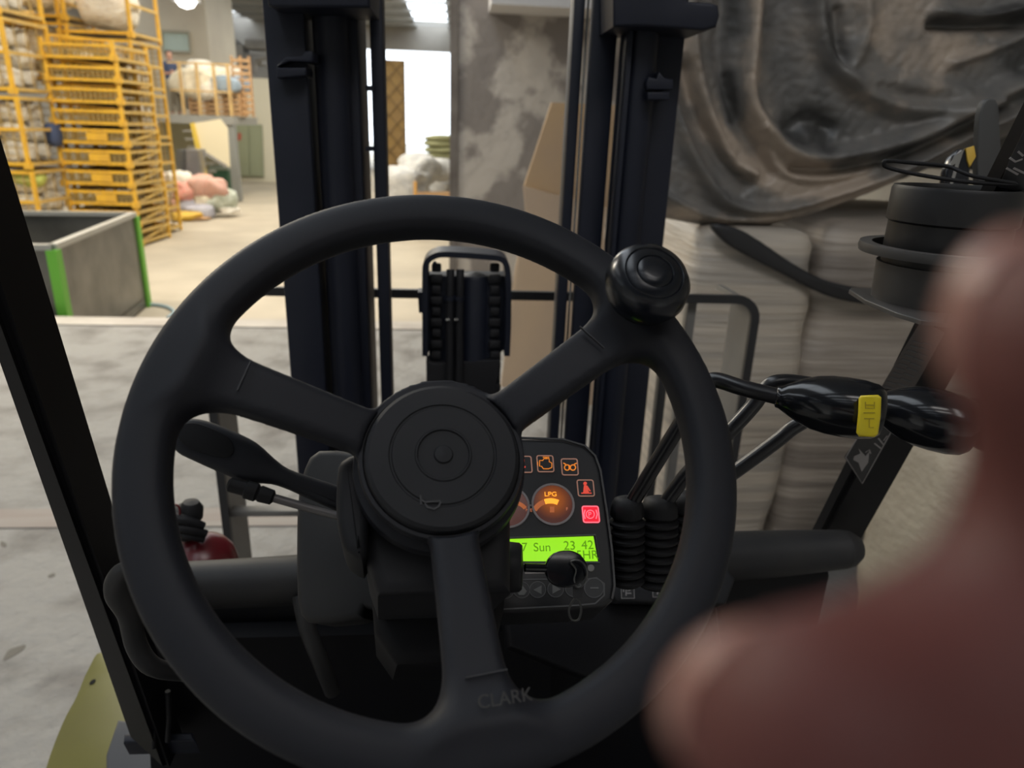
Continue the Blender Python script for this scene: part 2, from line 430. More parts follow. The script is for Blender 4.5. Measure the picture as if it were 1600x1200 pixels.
def lumpy(n=3, amp=.22, sq=(1, 1, 1), seed=0, fr_=1.6):
    rs = np.random.RandomState(seed); bm = bmesh.new(); bmesh.ops.create_icosphere(bm, subdivisions=n, radius=1)
    ph = rs.rand(10, 3) * 6; ks = rs.randn(10, 3) * fr_
    for v in bm.verts:
        c = np.array(v.co); d = sum(math.sin(ks[i] @ c + ph[i][0]) for i in range(5)) / 5
        d2 = sum(abs(math.sin(2.3 * ks[i] @ c + ph[i][1])) for i in range(5, 10)) / 5
        f = 1 + amp * d - amp * .7 * d2
        c = np.sign(c) * np.abs(c) ** .8 * f
        v.co = Vector(c * np.array(sq))
    return bm_mesh(bm, 80)
BAGS = [lumpy(3, .25, seed=s) for s in range(6)]
LOOSE = [lumpy(3, .32, seed=s + 20, fr_=2.4) for s in range(5)]
def bag(name, loc, s, m, label, cat, group=None, i=0, rz=0., loose=False):
    me = (LOOSE if loose else BAGS)[i % (5 if loose else 6)]
    key = (me.name, m.name)
    if key not in BC:
        BC[key] = me.copy(); BC[key].materials.append(m)
    o = bpy.data.objects.new(name, BC[key]); COL.objects.link(o); o.location = loc; o.scale = s; o.rotation_euler = (0, 0, rz)
    return tag(o, label, cat, group)
BC = {}
WHT = SACK
CRM = mat('cream bag', (.88, .82, .66), .7, col2=(.76, .68, .52), scale=4, bump=(9, .6, .05))
BLUE = mat('pale blue bag', (.30, .40, .52), .6, col2=(.36, .44, .52), scale=4, bump=(9, .5, .05))
NAVY = mat('navy cloth', (.05, .07, .14), .8)
PINK = mat('salmon pink bag', (.85, .33, .27), .6, col2=(.75, .42, .35), scale=3, bump=(8, .6, .05))
PINK2 = mat('faded pink bag', (.68, .38, .30), .6, col2=(.58, .36, .30), scale=3, bump=(8, .6, .05))
LAV = mat('lavender grey bag', (.50, .50, .56), .6, col2=(.42, .42, .5), scale=3, bump=(8, .6, .05))
MINT = mat('milky translucent film bag', (.62, .66, .58), .4, col2=(.42, .46, .36), scale=5, bump=(8, .6, .05))
YBAG = mat('yellow bag', (.72, .45, .05), .5, bump=(8, .6, .05))
GRN = mat('dark green bin plastic', (.03, .10, .055), .5)

# rails and wooden pallets on the deck edge
WOOD = mat('raw pallet wood', (.56, .35, .17), .7, col2=(.42, .25, .13), scale=6, stretch=(1, 1, 6))
TANR = mat('tan enamel', (.62, .43, .18), .6, col2=(.48, .32, .14), scale=5)
rail = empty('guard_rail', (PY(330, 175, MY)[0], MY, dk)); tag(rail, 'thin tan guard rail along the edge of the raised deck', 'railing')
for i, px in enumerate((288, 314, 340, 362)):
    p = PY(px, 176, MY + .1); beam('post', (p[0], p[1], dk), (p[0], p[1], dk + 1.35), .07, .07, TANR, rail)
for z in (.62, 1.32):
    beam('bar', (PY(268, 176, MY)[0], MY + .1, dk + z), (PY(366, 176, MY)[0], MY + .1, dk + z), .045, .045, TANR, rail)
def pallet(loc, w_, h_, d_, n, label, grp):
    e = empty('wooden_crate', loc); tag(e, label, 'crate', grp)
    for i in range(n):
        z = loc[2] + h_ * (i + .5) / n
        box('slat', (loc[0], loc[1] - d_ / 2, z), (w_, .03, h_ / n * .55), WOOD, e)
    for s in (-.47, 0, .47):
        box('batten', (loc[0] + s * w_, loc[1] - d_ / 2 + .04, loc[2] + h_ / 2), (.07, .05, h_), WOOD, e)
    for s in (-.5, .5):
        box('side_panel', (loc[0] + s * w_, loc[1], loc[2] + h_ / 2), (.03, d_, h_), WOOD, e)
for i, (px, wd, hh, lab) in enumerate(((318, .48, .62, 'brown slatted crate on the deck below the white bags'), (345, .48, .60, 'brown slatted crate on the deck below the pale blue bag'), (370, .42, .62, 'brown slatted crate on the deck beside the pallet tower'))):
    p = PY(px, 176, MY + .9); pallet((p[0], p[1], dk), wd, hh, .8, 5, lab, 'crates on the deck')
p = PY(388, 176, MY + 1.1); tw = empty('pallet_tower', (p[0], p[1], dk)); tag(tw, 'pale tower of upright pallets at right end of deck', 'pallet')
for i in range(9): box('slat', (p[0], p[1] - .4, dk + .12 + i * .17), (.52, .03, .08), WOOD, tw)
for s in (-.24, 0, .24): box('batten', (p[0] + s, p[1] - .36, dk + .8), (.06, .05, 1.6), WOOD, tw)
for i, (px, py, sx, sz, m, lab) in enumerate((
        (300, 128, .75, .42, CRM, 'heaped cream bag on deck next to person in navy shirt'), (318, 118, .55, .42, WHT, 'tall white bag on the deck below the office window'),
        (298, 152, .6, .36, WHT, 'white bag low on the deck behind the rail'), (316, 136, .6, .40, WHT, 'creased white bag at the middle of the deck'),
        (341, 120, .5, .3, CRM, 'cream bag lying on top of the pale blue bag'), (366, 118, .5, .32, WHT, 'pointed white bag at right of the deck heap'),
        (348, 132, .62, .26, BLUE, 'pale blue bag over the brown crates on deck'), (370, 133, .45, .24, BLUE, 'pale blue bag beside the pallet tower'))):
    p = PY(px, py, MY + .55 + .62 * (i % 3)); bag('bag', p, (sx * .95, .30, sz), m, lab, 'bag', None, i, i)
# person on the deck
pp = PY(268, 120, MY + 1.0); px_, py_ = pp[0], pp[1]
ht = PY(266, 79, MY + 1.0)[2]; base = dk; sc_ = (ht - base) / 1.75
def pj(x, y, z): return (x * sc_, y * sc_, z * sc_)
skin = mat('skin', (.50, .28, .20), .6)
def body_f(P):
    d = ellip(P, pj(0, 0, 1.63), pj(.085, .1, .12)); d = smin(d, capsule(P, pj(0, 0, 1.42), pj(0, 0, 1.56), .06, .055), .03)
    d = smin(d, capsule(P, pj(0, 0, 1.02), pj(0, 0, 1.32), .14, .16), .05)
    d = smin(d, capsule(P, pj(-.17, 0, 1.38), pj(.17, 0, 1.38), .06, .06), .05)
    for s in (-1, 1):
        d = smin(d, capsule(P, pj(.18 * s, 0, 1.36), pj(.22 * s, -.03, 1.12), .05, .042), .02)
        d = smin(d, capsule(P, pj(.22 * s, -.03, 1.12), pj(-.02 * s, -.22, 1.16 + .03 * s), .04, .032), .02)
        d = smin(d, capsule(P, pj(.09 * s, 0, .95), pj(.1 * s, -.01, .5), .09, .06), .03)
        d = smin(d, capsule(P, pj(.1 * s, -.01, .5), pj(.1 * s, 0, .08), .055, .04), .02)
        d = smin(d, capsule(P, pj(.1 * s, .02, .04), pj(.1 * s, -.14, .04), .04, .035), .02)
    d = smin(d, ellip(P, pj(0, -.1, 1.62), pj(.015, .02, .02)), .01)
    return d
pr = empty('person', (px_, py_, base), .5); tag(pr, 'person in navy t-shirt with folded arms standing on raised deck', 'person')
def lk(name, fn, lo, hi, h, m):
    o = sdf_obj(name, fn, lo, hi, h, m, pr); o.location = (0, 0, 0); return o
lk('body', body_f, pj(-.35, -.35, -.02), pj(.35, .25, 1.8), .02, skin)
lk('shirt', lambda P: smax(smin(smin(capsule(P, pj(0, 0, 1.0), pj(0, 0, 1.32), .165, .18), capsule(P, pj(-.19, 0, 1.36), pj(.19, 0, 1.36), .078, .078), .05), smin(capsule(P, pj(-.19, 0, 1.36), pj(-.22, -.02, 1.2), .075, .068), capsule(P, pj(.19, 0, 1.36), pj(.22, -.02, 1.2), .075, .068), .01), .02), (.88 * sc_ - P[2]), .01), pj(-.4, -.35, .7), pj(.4, .3, 1.6), .02, NAVY)
lk('trousers', lambda P: smax(smin(smin(capsule(P, pj(-.09, 0, .92), pj(-.1, 0, .12), .12, .075), capsule(P, pj(.09, 0, .92), pj(.1, 0, .12), .12, .075), .03), capsule(P, pj(-.06, 0, .93), pj(.06, 0, .93), .13, .13), .03), P[2] - .98 * sc_, .01), pj(-.35, -.3, 0), pj(.35, .3, 1.1), .025, mat('grey khaki trousers', (.33, .30, .24), .8))
lk('hair', lambda P: smax(ellip(P, pj(0, .012, 1.66), pj(.095, .108, .11)), -(P[1] + .03 * sc_) - (P[2] - 1.68 * sc_) * 1.2, .01), pj(-.2, -.2, 1.45), pj(.2, .2, 1.85), .015, mat('dark hair', (.04, .035, .03), .8))

# hanging lamp seen at the top
p = PY(291, 2, 20)
hl = empty('high_bay_lamp', (p[0], p[1], p[2])); tag(hl, 'glowing round high-bay lamp hanging under the far roof', 'lamp')
lathe('lamp_shade', [(.12, .55), (.16, .35), (.30, .1), (.34, -.02), (.32, -.02), (.2, .1)], p, (0, 0, 1), mat('lamp metal', (.5, .5, .5), .3, .8), hl)
lathe('bulb', [(.02, -.16), (.15, -.12), (.24, 0), (.15, .08), (.02, .1)], p, (0, 0, 1), mat('lamp glow', (1, 1, 1), .5, emit=(1, .98, .93), es=8), hl)
tube('cable', [p + V(0, 0, .5), p + V(0, 0, 1.6)], .015, RUB, hl)

stf = Frame((0, 0, 0), (0, 0, 1), (0, 1, 0))
for i, P_ in enumerate(([(5, 1030), (14, 1016), (30, 1010), (40, 1008), (36, 1016), (20, 1026), (8, 1032)], [(75, 900), (84, 896), (86, 900), (78, 903)], [(2, 846), (10, 850), (9, 855), (1, 853)])):
    tag(prism('trim_%d' % (5 + i), stf, P_, 0, .0015, mat('oil stain', (.07, .062, .05), .6), sub=3), kind='structure')
# ------------------------------------------------------------------ below the deck
def at(px, py, y): return PY(px, py, y)
# folding chute/stair panel
fs = Frame((0, MY - .6, 0), (.1, -1, .05))
sp = empty('stair', tuple(PZ(320, 310, FZ))); tag(sp, 'steep yellow stair with cream side panel below the deck', 'stair')
prism('side_panel', fs, [(302, 193), (345, 186), (356, 200), (360, 262), (352, 256), (315, 232)], 0, .06, mat('cream sheet', (.78, .70, .50), .6), sp)
prism('stringer', fs, [(299, 193), (305, 192), (333, 306), (325, 308)], .06, .14, mat('yellow stair paint', (.72, .52, .08), .5), sp)
prism('stringer', fs, [(315, 232), (356, 258), (356, 263), (318, 240)], .06, .12, mat('grey stair side', (.30, .29, .27), .6), sp)
for t in (0, 1): tube('handrail', [PY(305 , 188 + 9 * t, MY - .8), PY(358, 224 + 9 * t, MY - .8)], .02, mat('grey rail', (.3, .3, .28), .5), sp)
for i in range(6):
    t = i / 6; q = PY(304 + 20 * t, 205 + 75 * t, MY - .45); box('tread', q, (.55, .22, .04), MATS['grey stair side'], sp)
# green wheelie bin
p = PZ(344, 304, FZ); p = PY(344, 270, p[1])
gb = empty('waste_bin', (p[0], p[1], FZ)); tag(gb, 'dark green wheeled waste bin under the deck stair', 'bin')
by = PZ(344, 306, FZ)[1]; fb = Frame((0, by, 0), (0, -1, 0))
prism('body', fb, [(331, 266), (356, 266), (355, 306), (335, 306)], -.5, 0, GRN, gb, bev=.02)
prism('lid', fb, [(327, 259), (357, 259), (357, 266), (327, 266)], -.55, .05, mat('grey green lid', (.25, .30, .25), .5), gb, bev=.02)
prism('rib', fb, [(332, 282), (356, 282), (356, 285), (332, 285)], 0, .03, GRN, gb)
# stack of dark trays
ty = 19.; ft = Frame((0, ty, 0), (0, -1, 0))
for i in range(17):
    y = 234 + i * 5.0
    e = empty('plastic_tray', tuple(PY(292, y + 4, ty)))
    tag(e, 'grey plastic tray in the stack behind the coloured bags', 'tray', 'stacked grey trays')
    prism('tray_side', ft, [(275, y), (289, y), (289, y + 3), (275, y + 3)], -.6, 0, mat('dark grey tray plastic', (.10, .11, .12), .5), e)
    prism('tray_end', ft, [(289.5, y - .5), (309, y), (309, y + 3.2), (289.5, y + 3)], -.6, -.04, mat('mid grey tray plastic', (.24, .24, .25), .5), e)
# coloured bag heap
heap = [(247, 285, .30, .35, PINK, 'pink bag behind the tall yellow cages'), (258, 303, .32, .36, WHT, 'white bag beside the tall yellow cages at floor'),
        (278, 283, .35, .32, WHT, 'off-white bag at the back of the coloured heap'), (290, 297, .40, .30, PINK, 'salmon pink bag on top of the coloured heap'),
        (303, 305, .22, .2, PINK, 'small bright pink bag in the middle of the heap'), (315, 290, .34, .28, PINK2, 'faded pink bag beside the green waste bin'),
        (336, 296, .3, .30, PINK2, 'round dusty pink bag against the green waste bin'), (328, 304, .25, .22, LAV, 'grey mauve bag in the middle of the heap'),
        (295, 320, .42, .26, LAV, 'long lavender bag sliding to the floor'), (312, 330, .38, .20, LAV, 'lavender bag end lying flat on the floor'),
        (318, 315, .3, .24, CRM, 'cream bag wedged between lavender and clear bags'), (335, 318, .32, .30, MINT, 'milky clear film bag at the heap front'),
        (350, 312, .28, .34, MINT, 'tall milky clear bag at right of the heap'), (357, 328, .22, .10, WHT, 'crumpled white film scrap at the right tip of heap'),
        (292, 337, .40, .13, YBAG, 'yellow bag lying flat at the front of heap'), (280, 322, .28, .24, PINK2, 'dusty orange bag beside the yellow cage corner'),
        (306, 340, .42, .05, WOOD, 'brown flattened sack at the front edge of heap')]
for i, (px, py, sx, sz, m, lab) in enumerate(heap):
    yy = min(PZ(px, min(py + sz * 55, 346), FZ)[1], 18.2); p = PY(px, py, yy)
    bag('bag', p, (sx, .35, sz), m, lab, 'bag', None, i, i * .7, loose=True)

# ------------------------------------------------------------------ yellow mesh cages
def cage_meshes(W, D, H, rails, diag, plate, nv=9, nh=5):
    """returns list of (name, mesh)"""
    t = .055; out = []
    def bmx(fn, m):
        bm = bmesh.new(); fn(bm); me = bm_mesh(bm); me.materials.append(m); return me
    post = bmx(lambda b: bbox_into(b, (0, 0, H / 2), (t, t, H)), YEL)
    for sx in (0, -W):
        for sy in (0, D): out.append(('post', post, (sx, sy, 0)))
    cup = bmx(lambda b: bbox_into(b, (0, 0, .06), (.10, .10, .11)), YEL)
    for sx in (0, -W): out.append(('foot_cup', cup, (sx, -.01, 0)))
    fr_ = bmx(lambda b: bbox_into(b, (-W / 2, 0, 0), (W - t, t * .9, .05)), YEL)
    sd = bmx(lambda b: bbox_into(b, (0, D / 2, 0), (t * .9, D - t, .05)), YELD)
    for z in rails:
        out.append(('rail', fr_, (0, 0, z))); out.append(('rail', fr_, (0, D, z)))
        out.append(('side_rail', sd, (0, 0, z))); out.append(('side_rail', sd, (-W, 0, z)))
    def wires(b):
        z0, z1 = rails[0], rails[-1]
        for i in range(1, nv): bbox_into(b, (-W * i / nv, .01, (z0 + z1) / 2), (.017, .014, z1 - z0))
        for i in range(1, nh): bbox_into(b, (-W / 2, .0, z0 + (z1 - z0) * i / nh), (W - .05, .014, .016))
        for i in range(1, nv): bbox_into(b, (-W * i / nv, D, (z0 + z1) / 2), (.012, .012, z1 - z0))
        for i in range(1, nh): bbox_into(b, (-W / 2, D, z0 + (z1 - z0) * i / nh), (W - .05, .012, .012))
        for i in range(1, max(2, nv // 2)):
            bbox_into(b, (0, D * i / (nv // 2), (z0 + z1) / 2), (.012, .012, z1 - z0))
    out.append(('wire_mesh', bmx(wires, WIRE), (0, 0, 0), 'stuff'))
    out.append(('base_sheet', bmx(lambda b: bbox_into(b, (-W / 2, D / 2, rails[0] - .01), (W - .06, D - .06, .015)), mat('dusty base sheet', (.25, .20, .13), .7)), (0, 0, 0)))
    if diag:
        out.append(('brace', bmx(lambda b: beam_into(b, (.0, .05, rails[0] + .02), (.0, D - .05, rails[-1] - .02), .03, .05, (1, 0, 0)), YELD), (0, 0, 0)))
    if plate:
        out.append(('label_plate', bmx(lambda b: bbox_into(b, (-W * .42, -.03, (rails[0] + rails[-1]) / 2), (.36, .02, .13)), YEL), (0, 0, 0)))
    return out
def cage(kit, loc, label, group, rz=0., tilt=0., name='mesh_cage'):
    e = empty(name, loc, rz); e.rotation_euler = (0, tilt, rz); tag(e, label, 'cage', group)
    for it in kit:
        o = bpy.data.objects.new(it[0], it[1]); COL.objects.link(o); o.parent = e; o.location = it[2]
        if len(it) > 3: o['kind'] = it[3]
    return e
# stack of flat folded cages (front)
SY = PZ(218, 386, FZ)[1]; sx = PY(208, 300, SY)[0]; SW = sx - PY(101, 300, SY)[0]; SD = 1.2
NT = 10
SH = (PY(195, 62, SY)[2] - FZ) / NT
flat = cage_meshes(SW, SD, SH - .005, (.07, .27), True, True, 14, 4)
flat0 = cage_meshes(SW, SD, SH - .005, (.05, .24), False, False, 14, 3)
def folded():
    """loose folded side frame lying in a cage"""
    bm = bmesh.new()
    for z in (0, .16): beam_into(bm, (-SW + .1, 0, z), (-.1, 0, z), .05, .04)
    for i in range(12): beam_into(bm, (-SW + .1 + (SW - .2) * i / 11, 0, 0), (-SW + .1 + (SW - .2) * i / 11, 0, .16), .012, .012)
    me = bm_mesh(bm); me.materials.append(YEL); return me
FOLD = folded()
tiers = ['lowest', 'second lowest', 'third from the floor', 'fourth from the floor', 'fifth from the floor', 'sixth from the floor', 'fourth from the top', 'third from the top', 'second from the top', 'topmost']
ROT = math.radians(-3)
for i in range(NT):
    c = cage(flat if i < 6 else flat0, (sx + .012 * (i % 3), SY, FZ + i * SH), 'folded yellow mesh cage, %s of the tall front stack' % tiers[i], 'yellow cages of the front stack', ROT, name='folding_cage')
    if i >= 6:
        o = bpy.data.objects.new('folded_side', FOLD); COL.objects.link(o); o.parent = c
        o.location = (-.02, .12, .11 + .05 * (i % 2)); o.rotation_euler = (0, (.07, -.03, .09, .06)[i - 6], 0)
# tall cages with sacks
def tallkit(H): return cage_meshes(1.25, 1.15, H, (.08, H * .55, H - .03), False, True, 8, 8)
tall = tallkit(1.02); OPEN = [it for it in tall if it[0] not in ('wire_mesh', 'label_plate') and not (it[0] == 'rail' and .2 < it[2][2] < .9)]
def filled(loc, label, who, rz=0, n=4, seed=0, mats=(WHT,), big=False, kit=None):
    who = (who[0], who[1] if big else who[1] + label[label.rindex(','):], who[2] if big else who[2] + label[label.rindex(','):])
    cage(OPEN if big else (kit or tall), loc, label, who[0], rz)
    rs = random.Random(seed)
    if big:
        bag('bulk_bag', (loc[0] - .62, loc[1] + .6, loc[2] + .58), (.57, .52, .46), mats[0], 'white bulk bag' + label[label.index(' cage') + 5:], 'bag', who[2], seed); return
    for k in range(n):
        a_ = (k % 2) * .6 + .32; zz = .27 + .31 * (k // 2)
        m = mats[k % len(mats)]
        bag('sack', (loc[0] - a_ + rs.uniform(-.01, .01), loc[1] + .33, loc[2] + zz), (.29, .26, .20), m, who[1], 'sack', who[2], seed + k, rs.random() * .3, loose=True)
        bag('sack', (loc[0] - a_ + rs.uniform(-.01, .01), loc[1] + .85, loc[2] + zz), (.29, .25, .20), m, who[1], 'sack', who[2], seed + k + 3, rs.random() * .3, loose=True)
# column A at far left
AY = 12.6; ax_ = PY(36, 200, AY)[0]; zA = PY(30, 148, AY)[2]; HA = zA - PY(45, 265, AY)[2]; FA = zA - 2 * HA; KA = tallkit(HA - .02)
tn = ['bottom', 'second', 'third', 'fourth', 'fifth', 'sixth', 'top']
for i in range(4):
    filled((ax_ - .02 * i, AY, FA + (i - 0) * HA), 'tall yellow mesh cage of white sacks at far left, %s tier' % tn[i], ('left column cages', 'white sack packed in the far left yellow cage column', 'sacks in left column'), ROT, 6, i * 5, (WHT, CRM, WHT, SACK), kit=KA)
p = PY(72, 290, AY + .6); bag('sack', (ax_ - .25, AY + .30, FA + .98), (.28, .3, .16), mat('lime sack', (.50, .56, .14), .7), 'lime green sack in the far left cage column', 'sack', None, 3)
bag('cloth_bundle', (ax_ - .02, AY + .9, FZ + 1.9), (.14, .2, .22), NAVY, 'navy cloth bundle in the far left cage column', 'bundle', None, 3)
for i in range(4):
    filled((ax_ - 1.36, AY, FA + i * HA), 'yellow mesh cage beyond the far left column, %s tier' % tn[i], ('outer left cages', 'white sack in the cages cut off by the left edge', 'sacks in outer left cages'), ROT, 6, i * 7 + 2, kit=KA)
# column C right behind front stack
CY = PZ(247, 372, FZ)[1]; cx_ = PY(228, 250, CY)[0]; zc0 = PY(185, 60, CY)[2]; hc_ = (zc0 - FZ) / 4; KC = tallkit(hc_ - .02)
for i in range(4):
    filled((cx_, CY, FZ + i * hc_ + .01), 'yellow mesh cage in the column right behind the front stack, %s tier' % tn[i], ('column of cages behind the stack', 'white sack in the cage column right behind the front stack', 'sacks in rear column'), ROT, 4, i * 3 + 1, (WHT, CRM), kit=KC)
# column D behind stack, upper tiers with bulk bags
for c_, (pr_, pb_) in enumerate(((None, 61), (102, 31), (-12, 10))):
    xx = cx_ if c_ == 0 else PY(pr_, 40, CY + .1)[0]; zz_ = zc0 + .02 if c_ == 0 else PY(pr_ - 40, pb_, CY + .1)[2]
    for i in range(0 if c_ == 0 else -1, 1):
        filled((xx, CY + .1 + .03 * c_, zz_ + i * 1.04), 'yellow open cage above the front stack, %s tier, %s column' % (['upper', 'lower'][-i], ['right', 'middle', 'left'][c_]), ('cages behind the front stack', 'big white bulk bag in the cages above the front stack', 'bulk bags above the stack'), ROT, 4, i + c_ + 3, (WHT,), big=True)

# ------------------------------------------------------------------ steel skip with green posts
KB = mat('brushed bin steel', (.20, .195, .18), .42, .7, col2=(.12, .118, .11), scale=2.2, bump=(20, .08, .005))
GP = mat('bright green paint', (.16, .50, .05), .45)
yL = 6.62; A_ = PY(82, 385, yL); zr = A_[2]
d = ray(209, 334); t = (zr - CZ) / d[2]; B_ = CP + d * t
d = ray(52, 328); t = (zr - CZ) / d[2]; Cc = CP + d * t
skip = empty('steel_skip', (A_[0], A_[1], FZ)); tag(skip, 'grey steel skip with green corner posts beyond the kerb', 'skip')
back = B_ - A_; side = unit(np.array([-(back[1]), back[0], 0])) * -1.0
if side[0] > 0: side = -side
wside = 1.35
Dd = A_ + side * wside; Ee = B_ + side * wside
def wall4(name, p, q, z0, z1, th, m, parent, inset=.0):
    p = V(*p); q = V(*q); n_ = unit(np.cross(q - p, (0, 0, 1)))
    bm = bmesh.new(); bbox_into(bm, ((p + q) / 2)[:2].tolist() + [(z0 + z1) / 2], (np.linalg.norm((q - p)[:2]), th, z1 - z0), np.array([unit((q - p) * V(1, 1, 0)), n_, (0, 0, 1)]).T)
    return link(name, bm_mesh(bm), m, parent)
for (p, q) in ((A_, B_), (B_, Ee), (Ee, Dd), (Dd, A_)):
    wall4('side_sheet', p, q, FZ + .02, zr, .02, KB, skip)
    wall4('rim', p, q, zr - .03, zr + .02, .07, mat('grey rim steel', (.42, .42, .40), .4, .5), skip)
wall4('base_sheet', A_ + side * .65, B_ + side * .65, FZ + .12, FZ + .15, wside - .03, KB, skip)
for p in (A_, B_, Ee, Dd):
    n_ = unit(np.cross(back, (0, 0, 1)))
    beam('corner_post', (p[0], p[1], FZ), (p[0], p[1], zr - .03), .09, .09, GP, skip)
tag(tube('hose', [PZ(x, y, FZ + .02) for x, y in ((222, 478), (240, 476), (262, 480), (272, 488), (262, 496))], .02, mat('blue hose', (.30, .42, .48), .5), sub=5), 'thin pale blue hose on floor beside the grey skip', 'hose')

# ------------------------------------------------------------------ seen through the mast: sacks, film heap, pallet
fyy = 24.
gs = mat('olive green sack', (.30, .30, .15), .7, col2=(.22, .23, .12), scale=4, bump=(10, .6, .03))
for i in range(5):
    p = PY(690, 216 + i * 9, fyy); bag('sack', p, (.62, .5, .12), gs, 'olive green sack in the pile in front of the bright doorway, %s' % ('topmost', 'second from top', 'middle one', 'second from bottom', 'bottom one')[i], 'sack', 'green sack pile', i)
p = PY(690, 259, fyy); box_ = tag(box('pallet', (p[0], fyy, (FZ + p[2]) / 2), (1.3, 1, abs(p[2] - FZ)), mat('pale boxed goods', (.60, .58, .52), .7)), 'pale wrapped load beneath the green sacks', 'load')
box_.name = 'wrapped_load'
for i, (px, py, sx_, sz) in enumerate(((628, 288, .7, .42), (655, 268, .55, .45), (683, 266, .6, .35), (640, 306, .8, .35), (688, 288, .5, .3), (618, 300, .5, .4))):
    p = PY(px, py, 16.6 + .55 * i); bag('film_heap', p, (sx_, .55, sz), mat('crumpled white film', (.70, .69, .66), .45, col2=(.5, .5, .5), scale=4, bump=(10, .9, .06)), ('crumpled white film bundle left in front of the bright doorway', 'crumpled white film bundle with dark creases at heap top', 'crumpled white film bundle in front of green sacks', 'flat white film bundle low behind the mast bar', 'white film bundle resting on the orange crate', 'white film bundle cut by the mast inner bar')[i], 'film', None, i, i, loose=True)
p = PZ(672, 345, FZ); p = PY(672, 330, 15); pc = empty('orange_crate', (p[0], 15, FZ)); tag(pc, 'orange wooden crate of scraps below the white film heap', 'crate')
fo = Frame((0, 15, 0), (0, -1, 0))
for x in (646, 704): prism('corner_post', fo, [(x, 284), (x + 5, 284), (x + 5, 350), (x, 350)], -.1, 0, mat('orange wood', (.70, .38, .10), .6), pc)
for y in (300, 318, 336): prism('slat', fo, [(646, y), (712, y), (712, y + 10), (646, y + 10)], -.06, -.02, WOOD, pc)

# leaning boards at the right
PLY = mat('worn pinkish plywood', (.46, .33, .21), .7, col2=(.38, .28, .20), scale=2, bump=(12, .2, .01), stretch=(1, 1, .3))
def leanboard(name, pix, yb, yt, label, m):
    pts = []
    for (x, y) in pix:
        t = (y - 160) / 450; pts.append(PY(x, y, yt + (yb - yt) * t))
    bm = bmesh.new(); A = [bm.verts.new(tuple(q)) for q in pts]; B = [bm.verts.new(tuple(q + V(0, .035, .0))) for q in pts]; n = len(A)
    bm.faces.new(A); bm.faces.new(B[::-1])
    for i in range(n): bm.faces.new((A[i], B[i], B[(i + 1) % n], A[(i + 1) % n]))
    return tag(link(name, bm_mesh(bm), m), label, 'board')
leanboard('plywood_board', [(818, 291), (822, 340), (805, 420), (783, 604), (960, 640), (965, 330)], 4.3, 5.2, 'wide pinkish plywood board leaning low behind the mast', PLY)
leanboard('plywood_board', [(862, 160), (819, 290), (868, 316), (985, 330), (985, 165)], 4.9, 5.0, 'tan board standing on the wide board beside the blotchy pier', mat('tan board', (.56, .38, .21), .7, col2=(.50, .35, .22), scale=2))

# ------------------------------------------------------------------ wrapped bales at the right
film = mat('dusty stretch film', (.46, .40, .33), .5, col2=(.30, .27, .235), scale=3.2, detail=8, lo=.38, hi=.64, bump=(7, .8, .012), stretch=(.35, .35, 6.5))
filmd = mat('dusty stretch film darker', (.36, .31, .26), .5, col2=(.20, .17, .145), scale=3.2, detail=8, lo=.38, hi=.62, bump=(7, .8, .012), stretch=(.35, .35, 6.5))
def bale(name, x0_, x1_, y0_, y1_, z0_, z1_, m, label, seed=0, rnd=.12, amp=.02):
    bm = bmesh.new(); bmesh.ops.create_cube(bm, size=1)
    bmesh.ops.subdivide_edges(bm, edges=bm.edges[:], cuts=23, use_grid_fill=True)
    rs = np.random.RandomState(seed); ph = rs.rand(8, 3) * 6; S = np.array([x1_ - x0_, y1_ - y0_, z1_ - z0_]); C0 = np.array([x0_ + x1_, y0_ + y1_, z0_ + z1_]) / 2
    for v in bm.verts:
        p = np.array(v.co) * S; q = np.clip(p, -(S / 2 - rnd), S / 2 - rnd); dd = p - q; l = np.linalg.norm(dd)
        if l > 1e-6: p = q + dd / l * min(l, rnd)
        w_ = sum(math.sin(ph[i][0] + p[2] * (9 + 5 * i) + p[0] * (1.5 + i) + p[1] * 2) for i in range(5)) / 5
        nn = unit(p / S); p = p + nn * w_ * amp + nn * .05 * math.cos(p[2] / S[2] * PI)
        v.co = Vector(p + C0)
    return tag(link(name, bm_mesh(bm, 80), m), label, 'bale')
xa = PY(1078, 500, 2.52)[0]; xb = PY(1256, 500, 2.52)[0]; xc = PY(1700, 500, 2.9)[0]
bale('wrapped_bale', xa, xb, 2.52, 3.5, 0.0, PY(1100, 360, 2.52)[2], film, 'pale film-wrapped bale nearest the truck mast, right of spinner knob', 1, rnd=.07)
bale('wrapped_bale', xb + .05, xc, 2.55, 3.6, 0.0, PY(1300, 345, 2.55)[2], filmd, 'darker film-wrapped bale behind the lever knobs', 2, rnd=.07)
xd = PY(1020, 450, 4.0)[0]
bale('wrapped_bale', xd - .12, xd + .9, 4.05, 5.0, 0, PY(1050, 330, 4.0)[2], film, 'pale bale behind the right mast channel, partly hidden', 3)
xs_ = PY(1345, 850, 2.1)[0]
bale('wrapped_sack', xs_, xs_ + .9, 1.66, 2.10, 0, PY(1450, 700, 1.7)[2] + .02, mat('cream wrapped sack', (.42, .37, .29), .55, col2=(.32, .28, .22), scale=3, bump=(22, .6, .01), stretch=(1, 1, 2)), 'cream wrapped sack right of the pillar with the diamond sticker', 5, rnd=.13, amp=.012)
sh = PY(1350, 340, 2.75)[2]

